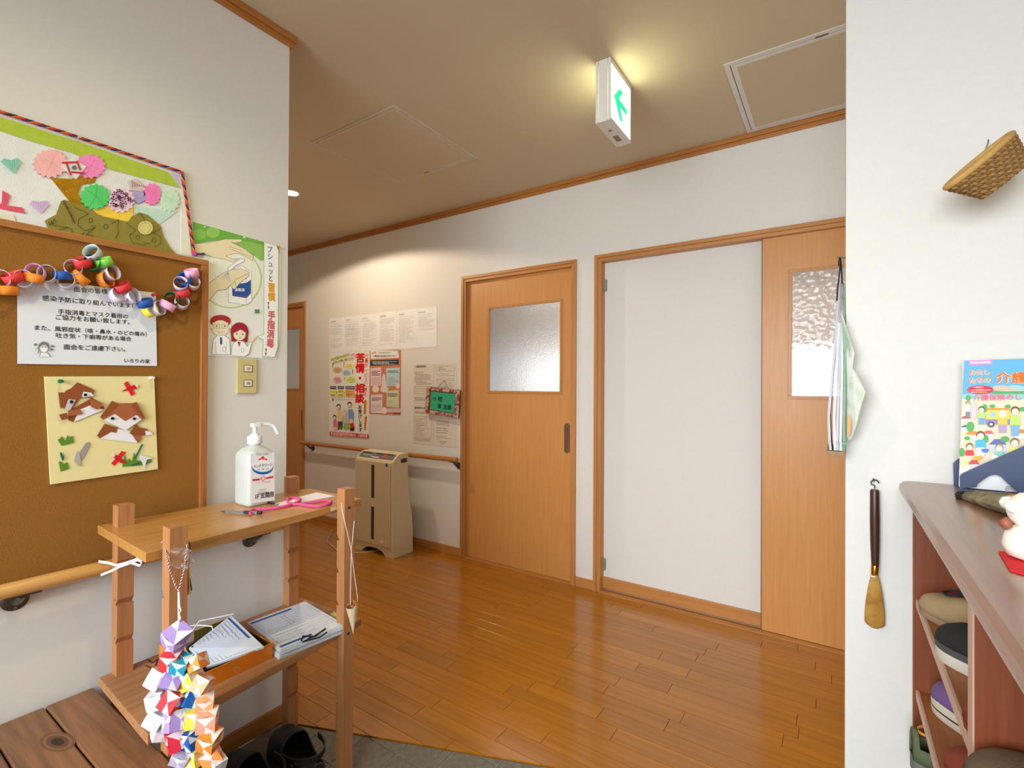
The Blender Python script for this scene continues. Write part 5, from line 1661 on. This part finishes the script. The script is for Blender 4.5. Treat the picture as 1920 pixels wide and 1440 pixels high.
beige, beige2 = fab('beige', (166, 142, 108)), fab('beige_sole', (150, 128, 98))
shoe('canvas_shoe', 'beige slip-on shoe with a black ring, front of its pair on the upper shelf', (.226, 1.305, z1 + .0005), math.radians(124), .23, .08, .014, beige2, beige, .06, .45, .5, 'beige slip-on shoes', .034, .054, .05, extra=ring_bow)
shoe('canvas_shoe', 'beige slip-on shoe beside the cabinet end panel on the upper shelf', (.318, 1.338, z1 + .0005), math.radians(122), .23, .08, .014, beige2, beige, .06, .45, .5, 'beige slip-on shoes', .034, .054, .05)
blk, wsole, grysole = fab('black', (30, 30, 30)), M('white_rubber', (206, 200, 188), 0.7, 0.05), M('grey_rubber', (74, 74, 74), 0.7)
shoe('sneaker', 'black shoe with thick white sole, front of its pair on the upper shelf', (.247, 1.112, z1 + .0005), math.radians(135), .245, .095, .030, wsole, blk, .06, .45, .5, 'black white-soled shoes', .036, .058, .055, band=(grysole, .72, .4))
shoe('sneaker', 'black shoe with white sole tucked behind its pair on the upper shelf', (.398, 1.13, z1 + .0005), math.radians(135), .245, .095, .030, wsole, blk, .06, .45, .5, 'black white-soled shoes', .036, .058, .055, band=(grysole, .72, .4))
redb = fab('red_leather', (128, 52, 34))
SLG = 'red-brown slippers in the cabinet'
shoe('slipper', 'red-brown slipper beside the divider on the upper shelf', (.256, .942, z1 + .0005), PI - .05, .21, .085, .012, redb, redb, .05, .5, .3, SLG, .034, .045, .012)
shoe('slipper', 'red-brown slipper in the middle of the second shelf', (.262, 1.13, z2 + .0005), math.radians(140), .24, .085, .012, redb, redb, .05, .5, .3, SLG, .034, .045, .012)
shoe('slipper', 'red-brown slipper near the divider on the second shelf', (.262, .99, z2 + .0005), math.radians(150), .24, .085, .012, redb, redb, .05, .5, .3, SLG, .034, .045, .012)
pur, pst = fab('purple', (112, 82, 140)), M('cream_rubber', (206, 198, 182), 0.6)
shoe('sneaker', 'purple canvas sneaker with striped sole at the end panel of the second shelf', (.254, 1.318, z2 + .0005), math.radians(125), .24, .088, .034, pst, pur, .06, .45, .5, 'purple sneakers', .036, .056, .055, band=(M('dark_stripe', (30, 26, 24), 0.6), .45, .1))
grn, gso, ora = fab('olive_knit', (92, 100, 72)), fab('grey_foam', (110, 112, 104)), M('orange_piping', (222, 140, 50), 0.7)


def collar(s, W3, L, W, sh):
    obj('collar_piping', MB().tube([W3(-.18 * L + .28 * L * math.cos(t), .33 * W * math.sin(t), sh + .066 + .012 * math.cos(t)) for t in [k * .3927 for k in range(16)]], .0028, 6, closed=True), ora, s, smooth=60)


shoe('slip_on', 'olive slip-on with orange piping, heel out, on the third shelf', (.257, 1.388, z3 + .07), .1, .245, .092, .034, gso, grn, .06, .5, .5, 'olive slip-ons', .045, .065, .06, extra=collar)
shoe('slip_on', 'olive slip-on lying under its orange-piped pair on the third shelf', (.265, 1.392, z3 + .0005), .05, .24, .092, .034, gso, grn, .06, .5, .9, 'olive slip-ons', .03, .034, .03)
felt = fab('brown_felt', (92, 72, 56), .12)
shoe('felt_shoe', 'brown felt shoe with pale sole in the near compartment by the divider', (.252, .785, z1 + .0005), PI - .22, .25, .098, .012, pst, felt, .06, .45, .5, None, .038, .06, .055)

# things hanging on the right wall
RY = R


def PR(off):
    return lambda x, y: at('Y', R - off, x, y)


sh = thing('shoehorn', 'wooden-handled shoehorn hanging from a hook on the right wall', 'shoehorn', (.075, R - .012, .64))
ph_ = PR(.014)
top_, hb_, fe, bl_ = ph_(1640, 918), ph_(1641, 1060), ph_(1640, 1076), ph_(1640, 1178)
ax = (hb_ - top_)
obj('handle', MB().lathe([(.0078, 0), (.0092, .004), (.0100, ax.length * .4), (.0095, ax.length * .7), (.0078, ax.length)], top_, ax, 16), WOOD('rosewood', (84, 42, 26), (44, 22, 16), 'Z', 0.4), sh, smooth=50)
obj('ferrule', MB().lathe([(.0078, 0), (.0084, .002), (.0078, (fe - hb_).length)], hb_, fe - hb_, 16), M('brass', (196, 140, 50), 0.25, 0.05, metal=1.0), sh, smooth=50)
rings = []
for k in range(19):
    t = k / 14 if k < 13 else .857 + .143 * (k - 12) / 6
    c = fe.lerp(bl_, t)
    w_ = .007 + .0135 * math.sin(min(1, t * 1.25) * 1.45) if t < .9 else .0205 * math.sqrt(max(.12, 1 - ((t - .9) / .1) ** 2))
    rings.append([c + Vector((w_ * math.sin(a), .007 * (1 - math.cos(a)) * min(1, t * 2) - .003 * math.sin(3 * t), 0)) for a in [(-1.25 + 2.5 * j / 8) for j in range(9)]])
obj('blade', MB().loft(rings, cap=False, closed=False), M('horn_amber', (200, 150, 70), 0.25, rgb2=(146, 98, 40), scale=22, coat=0.4), sh, smooth=60, solid=.0018)
hk_ = [ph_(1640, 916), ph_(1640, 911), ph_(1634, 908), ph_(1633, 904), ph_(1638, 899), ph_(1645, 901), ph_(1648, 906)]
obj('hook', MB().tube(hk_, .0016, 6), BRONZE, sh, smooth=60)
tag(obj('wall_nail', MB().tube([Vector((ph_(1639, 902).x, R, ph_(1639, 902).z)), ph_(1639, 902) + Vector((0, -.004, 0)), ph_(1637, 896) + Vector((0, -.006, 0))], .0012, 6), STEEL, loc=(ph_(1639, 902).x, R, ph_(1639, 902).z)), 'bent nail carrying the shoehorn', 'nail')

# coiled basket
bk = thing('wall_basket', 'small coiled straw basket hung tilted on the right wall', 'basket', at_depth(.985, 1850, 345))
e0, e1 = at_depth(.985, 1779, 350), at_depth(.985, 1891, 254)
bc_, brad = (e0 + e1) / 2, (e1 - e0).length / 2 * .97
rd_ = ray(1835, 302).normalized()
axv = rd_.cross((e1 - e0).normalized())
axv = axv if axv.z < 0 else -axv
axv = (axv + rd_ * .12).normalized()
u_ = (e1 - e0).normalized()
v_ = axv.cross(u_) * 0.5
strw = [M('straw', (158, 118, 62), 0.85, 0.2, 160, 0.5, 260), M('straw_dark', (132, 94, 48), 0.85, 0.2, 160, 0.5, 260)]
for k in range(8):
    rad = brad - .0036 * k
    cen = bc_ + axv * (.0082 * k)
    pts = [cen + (u_ * math.cos(t) + v_ * math.sin(t)) * rad for t in [6.2832 * j / 36 for j in range(37)]]
    if k == 0:
        obj('rim', MB().tube(pts[:-1], .0062, 8, closed=True), M('straw_rim', (192, 150, 84), 0.8, 0.12, 120), bk, smooth=60)
    else:
        rope(bk, 'coil', pts, .0060, 2, strw, .017)
obj('basket_floor', MB().lathe([(.030, .056), (.030, .060), (.002, .061)], bc_, axv, 24), strw[1], bk)
nb = at('Y', R, 1848, 280)
tag(obj('wall_nail', MB().tube([Vector(nb), Vector(nb) + Vector((0, -.02, .004)), Vector(nb) + Vector((0, -.024, .012))], .0014, 6), STEEL, loc=nb), 'bent nail holding the straw basket', 'nail')

# bundle of magazines hung on the wall end
mg = thing('magazine_bundle', 'bundle of magazines hung by a black cord on the end of the wall', 'magazines', (-.005, 1.52, 1.065))


def mag_sheet(name, mat, xs_, ys0, ys1, zs, th):
    """one curled booklet: at each height its distance from the wall end, its front and rear edge"""
    rings = []
    for x, a, b, z in zip(xs_, ys0, ys1, zs):
        rings.append([(x, a, z), (x + th, a, z), (x + th, b, z), (x, b, z)])
    return obj(name, MB().loft(rings), mat, mg)


zs = [1.49, 1.44, 1.38, 1.30, 1.22, 1.15, 1.09, 1.066]
pgw, pgl, cvg = M('page_white', (212, 212, 212), 0.6, 0.03), M('page_lilac', (192, 188, 198), 0.6, 0.05), M('cover_green', (120, 156, 120), 0.5, 0.1)
fx = [[.004, .000, -.005, -.010, -.016, -.021, -.019, -.017], [.0055, .003, -.001, -.004, -.007, -.010, -.009, -.008], [.007, .005, .002, .000, -.001, -.003, -.004, -.002], [.008, .007, .006, .0055, .005, .004, .003, .004], [.009, .0095, .010, .0105, .011, .010, .010, .0095]]
for k, (xs_, mt_) in enumerate(zip(fx, (pgl, pgw, pgl, pgw, cvg))):
    ys0 = [1.525, 1.49, 1.465, 1.44 + .003 * k, 1.425 + .004 * k, 1.42 + .004 * k, 1.42, 1.425]
    ys1 = [1.545, 1.57, 1.59, 1.60, 1.605, 1.605, 1.60, 1.60]
    mag_sheet('magazine', mt_, xs_, ys0, ys1, zs, .0055)
pm_ = lambda d: (lambda x, y: at('Y', d, x, y))
q1 = [(1578, 585), (1588, 618), (1602, 662), (1598, 690), (1606, 700), (1623, 735), (1612, 770), (1605, 800), (1597, 822), (1590, 827), (1588, 760), (1584, 690)]
dpt = [1.47, 1.45, 1.43, 1.435, 1.42, 1.405, 1.41, 1.42, 1.43, 1.44, 1.45, 1.46]
vv = [pm_(d)(*p) for p, d in zip(q1, dpt)]
obj('flared_page', MB().poly(vv), M('page_map', (232, 232, 226), 0.55, rgb2=(206, 218, 192), scale=30, p=(0.3, 0.5)), mg, solid=.0008)
q2 = [(1577, 590), (1583, 612), (1594, 655), (1593, 672), (1590, 640), (1582, 660)]
obj('green_cover', MB().poly([pm_(1.428)(*p) for p in q2]), cvg, mg, solid=.001)
obj('orange_corner', MB().poly([pm_(1.418)(*p) for p in ((1589, 772), (1596, 790), (1594, 812), (1588, 822))]), M('orange_print', (226, 160, 100), 0.6), mg, solid=.0008)
obj('bottom_board', MB().box(-.022, .012, 1.42, 1.60, 1.052, 1.0645), M('kraft_board', (150, 122, 86), 0.8, 0.15, 60), mg)
nl = Vector((XR, 1.535, 1.548 + .008))
obj('black_cord', MB().tube([nl + Vector((-.012, -.004, 0)), (.004, 1.52, 1.52), (-.001, 1.505, 1.47), (-.002, 1.49, 1.44)], .0018, 6).tube([nl + Vector((-.011, .002, 0)), (.008, 1.53, 1.52), (.010, 1.52, 1.46), (.0125, 1.50, 1.43)], .0018, 6).tube([nl + Vector((-.013, -.006, 0)), nl + Vector((-.016, -.012, -.012)), nl + Vector((-.015, -.012, -.022))], .0012, 5), M('black_cord', (26, 28, 40), 0.8), mg, smooth=60)
tag(obj('wall_nail', MB().tube([nl, nl + Vector((-.018, 0, .003))], .0022, 8), STEEL, loc=nl), 'silver peg in the wall end carrying the magazines', 'nail')
push_pin((.0125, 1.418, 1.085), NY, (30, 150, 120), 'small green pin at the foot of the magazine bundle', r=.004, ln=.008)

# brochure holder and booklet on the cabinet
T4 = zoomed(1780, 660, 5.333)
NAVY = M('navy_acrylic', (70, 82, 112), 0.35, 0.03)
bh = thing('brochure_holder', 'navy plastic brochure holder on the shoe cabinet', 'brochure holder', (.33, 1.425, CT))
py_ = lambda yv: via(T4, lambda x, y: at('Y', yv, x, y))
bp = py_(1.395)
out_ = [(108, 1368), (105, 1245), (118, 1222), (150, 1205), (747, 940), (1180, 748), (1640, 748), (1640, 1500), (690, 1408), (560, 1290), (515, 1242), (462, 1226), (400, 1238), (285, 1318), (272, 1352)]
fp = [bp(*p) for p in out_]
dz = CT + .0004 - min(p.z for p in fp)
fp = [Vector((p.x, p.y, max(p.z, CT + .0005))) for p in fp]
obj('front_panel', MB().prism(fp, (0, 1, 0), .003), NAVY, bh, bevel=.0006)
xl_, xr_ = fp[0].x, fp[6].x
obj('back_panel', MB().prism([(xl_, 1.462, CT + .0005), (xl_ - .001, 1.462, CT + .05), (xl_ + .006, 1.462, CT + .06), (xr_, 1.462, CT + .16), (xr_, 1.462, CT + .0005)], (0, 1, 0), .003), NAVY, bh)
obj('floor_panel', MB().box(xl_, xr_, 1.398, 1.462, CT + .0005, CT + .003), NAVY, bh)
ik = thing('insurance_booklet', 'illustrated light blue care insurance booklet standing in the navy holder', 'booklet', (.33, 1.43, CT + .0035))
YB_ = 1.424
bq = py_(YB_)
bx0, bx1, bz1 = bq(150, 85).x, .437, bq(150, 78).z
obj('pages', MB().box(bx0 - .002, bx1, YB_, YB_ + .008, CT + .0035, bz1), M('gloss_white', (238, 238, 238), 0.2, 0.01, coat=0.6), ik, bevel=.0008)
g = Print(bq, NY, .0004)
XE = 1600
g.P([(145, 84), (XE, 40), (XE, 440), (130, 440)], (104, 178, 224))
g.P([(500, 330), (560, 345), (640, 330), (760, 345), (XE, 300), (XE, 420), (440, 420), (430, 380)], (170, 208, 206)).P([(440, 340), (540, 330), (640, 365), (690, 388), (430, 396)], (214, 190, 170)).P([(430, 385), (560, 395), (XE, 370), (XE, 425), (430, 420)], (96, 168, 110))
g.P([(128, 420), (XE, 420), (XE, 1480), (92, 1340)], (234, 220, 192)).P([(128, 420), (XE, 420), (XE, 470), (126, 470)], (150, 206, 206))
g.P([(195, 84), (425, 76), (430, 122), (200, 134)], (238, 140, 196)).T('平成26年度版', (208, 118), (412, 110), (252, 240, 248), .03)
for t, a, b in (('わたし', (195, 228), (415, 222)), ('たちの', (195, 310), (425, 302))):
    g.T(t, a, b, (254, 250, 240), .075, 1.05).T(t, a, b, (240, 130, 50), .03, 1.05)
g.T('介護保険', (455, 300), (1130, 300), (254, 250, 240), .07, 1.0).T('介護保険', (455, 300), (1130, 300), (242, 112, 30), .04, 1.0)
g.E(308, 378, 130, 44, (224, 50, 52), 28)
for t, a, b in (('介護保険の', (240, 360), (340, 358)), ('しくみと利用手続きの流れ', (195, 388), (415, 384)), ('がわかりました', (215, 410), (372, 408))):
    g.T(t, a, b, (254, 236, 234), .02, 1.1)
g.T('介護保険のしくみ', (232, 482), (900, 470), (240, 110, 130), .02, 1.1)
for x0_, y0_, w_, h_, roof, wall_ in ((118, 640, 90, 60, (222, 84, 70), (240, 232, 214)), (118, 730, 80, 55, (110, 110, 160), (226, 232, 236)), (160, 790, 120, 90, (240, 150, 60), (246, 240, 222)), (335, 785, 100, 80, (226, 110, 110), (240, 236, 228)), (400, 870, 160, 130, (110, 116, 176), (206, 214, 232)), (650, 775, 110, 90, (238, 140, 60), (240, 236, 226)), (110, 1075, 90, 120, (236, 226, 160), (244, 240, 206)), (190, 1075, 100, 110, (226, 90, 80), (226, 222, 236)), (860, 900, 140, 110, (110, 116, 176), (226, 226, 236))):
    g.P([(x0_, y0_ + h_ * .4), (x0_ + w_, y0_ + h_ * .4), (x0_ + w_, y0_ + h_), (x0_, y0_ + h_)], wall_).P([(x0_ - 8, y0_ + h_ * .42), (x0_ + w_ * .3, y0_), (x0_ + w_ * .8, y0_), (x0_ + w_ + 8, y0_ + h_ * .42)], roof)
for cx, cy, rx, ry in ((185, 460, 25, 30), (425, 540, 30, 18), (350, 560, 25, 40), (580, 545, 30, 20), (205, 745, 40, 50), (360, 865, 28, 40), (550, 870, 45, 30), (120, 1000, 28, 45), (175, 860, 30, 20), (730, 570, 40, 22), (900, 800, 60, 60)):
    g.E(cx, cy, rx, ry, (96, 176, 96), 14)
g.P([(375, 575), (600, 575), (600, 690), (355, 690)], (246, 214, 84)).P([(375, 560), (590, 560), (600, 580), (370, 580)], (236, 150, 60)).R(395, 598, 455, 650, (160, 206, 236)).P([(355, 672), (600, 672), (600, 720), (355, 720)], (150, 140, 190)).E(412, 722, 36, 30, (100, 96, 110), 16).E(412, 722, 16, 13, (226, 226, 226), 12)
sk2 = (252, 226, 200)


def person(cx, cy, r, hair, top, bot, s=1.0):
    g.P([(cx - 1.1 * r, cy + r), (cx + 1.1 * r, cy + r), (cx + 1.3 * r, cy + 3.6 * r * s), (cx - 1.3 * r, cy + 3.6 * r * s)], top)
    if bot:
        g.P([(cx - r, cy + 3.5 * r * s), (cx + r, cy + 3.5 * r * s), (cx + .9 * r, cy + 6.2 * r * s), (cx - .9 * r, cy + 6.2 * r * s)], bot)
    g.E(cx, cy - r * .15, r * 1.05, r, hair, 14).E(cx, cy + r * .15, r * .85, r * .82, sk2, 14)


person(180, 518, 22, (130, 84, 60), (240, 240, 240), (130, 140, 150))
person(240, 525, 22, (200, 190, 186), (232, 206, 216), (232, 206, 216))
person(315, 575, 30, (120, 70, 46), (190, 220, 130), (120, 170, 216), .8)
person(525, 620, 40, (222, 216, 210), (246, 200, 90), (190, 160, 200), .75)
person(650, 590, 42, (126, 74, 50), (196, 222, 120), (130, 180, 226), .95)
person(305, 835, 42, (130, 80, 60), (90, 190, 226), (236, 240, 246), .8)
person(195, 945, 34, (140, 84, 60), (226, 76, 70), None, .7)
person(490, 955, 38, (180, 140, 110), (150, 206, 190), None, .7)
person(645, 905, 44, (150, 110, 84), (244, 236, 130), None, .9)
person(850, 640, 42, (90, 70, 60), (180, 200, 230), (120, 130, 170), .9)
g.P([(310, 965), (385, 965), (375, 1000), (320, 1000)], (90, 130, 210)).P([(235, 1040), (320, 1030), (318, 1075), (240, 1080)], (236, 180, 80)).E(445, 1060, 40, 34, (236, 236, 236), 16)
g.P([(92, 1180), (XE, 1180), (XE, 1480), (92, 1345)], (248, 248, 248)).lines(548, 1335, 660, 1395, 4, (170, 166, 170), .0024, seed=6)
printed('cover_print', g, ik)

# driftwood and small figure
dw = thing('driftwood', 'piece of grey-brown bark driftwood lying on the cabinet before the booklet', 'driftwood', (.27, 1.22, CT))
ctr = [(.206, 1.292), (.222, 1.265), (.240, 1.235), (.262, 1.205), (.292, 1.178), (.33, 1.16), (.38, 1.145), (.44, 1.14)]
wid = [.010, .026, .044, .062, .080, .085, .075, .03]
hgt = [.014, .026, .032, .034, .034, .034, .03, .01]
rw = random.Random(5)
rings = []
for (x, y), w_, h_ in zip(ctr, wid, hgt):
    rings.append([(x + .45 * w_ * math.cos(t) * (1 + rw.uniform(-.12, .12)), y + w_ * math.cos(t) * (1 + rw.uniform(-.12, .12)), CT + .0005 + max(0, h_ * (math.sin(t) * .5 + .42)) * (1 + rw.uniform(-.15, .15))) for t in [6.2832 * k / 14 for k in range(14)]])
obj('bark', MB().loft(rings), M('bark_grey', (156, 144, 112), 0.95, rgb2=(92, 80, 60), scale=45, bump=1.0, bscale=60), dw, smooth=50)
obj('bare_wood', MB().loft([[(x + .02 + .2 * w_ * math.cos(t), y - .35 * w_ + .12 * w_ * math.cos(t), CT + h_ * .86 + .003 * math.sin(t)) for t in [1.047 * k for k in range(6)]] for (x, y), w_, h_ in list(zip(ctr, wid, hgt))[2:7]]), M('bare_wood_tan', (190, 134, 86), 0.8, 0.15, 60), dw, smooth=50)
obj('charred_knot', MB().lathe([(.002, -.004), (.009, .000), (.010, .006), (.004, .012)], (.205, 1.292, CT + .005), (-.6, .3, .4), 10), M('charred', (30, 24, 22), 0.9), dw, smooth=50)
fg = thing('white_figure', 'small white ceramic figure on a red cloth at the edge of the frame', 'figurine', (.215, .862, CT + .003))
WC = M('white_ceramic', (244, 240, 226), 0.25, 0.02, coat=0.5)
fc = Vector((.206, .872, CT + .0035))
obj('figure_body', MB().lathe([(.016, 0), (.027, .004), (.031, .016), (.028, .030), (.022, .038), (.014, .042)], fc, n=22), WC, fg, smooth=60)
hd = MB()
for k in range(9):
    t = math.pi * k / 8
hd.lathe([(.002, -.024), (.016, -.021), (.026, -.010), (.029, .002), (.026, .014), (.016, .023), (.002, .026)], fc + Vector((.002, .002, .058)), n=22)
for a in range(7):
    t = a * .9
    hd.lathe([(.002, -.009), (.008, -.005), (.010, .001), (.007, .007), (.001, .009)], fc + Vector((.024 * math.cos(t), .024 * math.sin(t), .066)), n=10)
obj('figure_head', hd, WC, fg, smooth=60)
obj('figure_ear', MB().lathe([(.001, -.008), (.006, -.003), (.006, .003), (.001, .008)], fc + Vector((-.027, -.002, .042)), (0, 0, 1), 10), M('terracotta_ear', (150, 84, 60), 0.5), fg, smooth=60)
rcp = [at('Z', CT, *p) for p in ((1872, 1037), (1883, 1041), (1905, 1062), (1920, 1066), (1945, 1070))]
cl_ = [at('Z', CT, 1872, 1037), at('Z', CT, 1893, 1072), at('Z', CT, 1926, 1081), (.285, .80, CT), (.30, .90, CT), (.23, .925, CT)]
tag(obj('red_cloth', MB().prism([Vector(p) + Vector((0, 0, .0003)) for p in cl_], (0, 0, 1), .0025), M('red_felt', (214, 26, 34), 0.9, 0.06, 100, 0.4, 300), loc=(.23, .85, CT), bevel=.0008), 'small bright red cloth mat under the white figure', 'cloth')
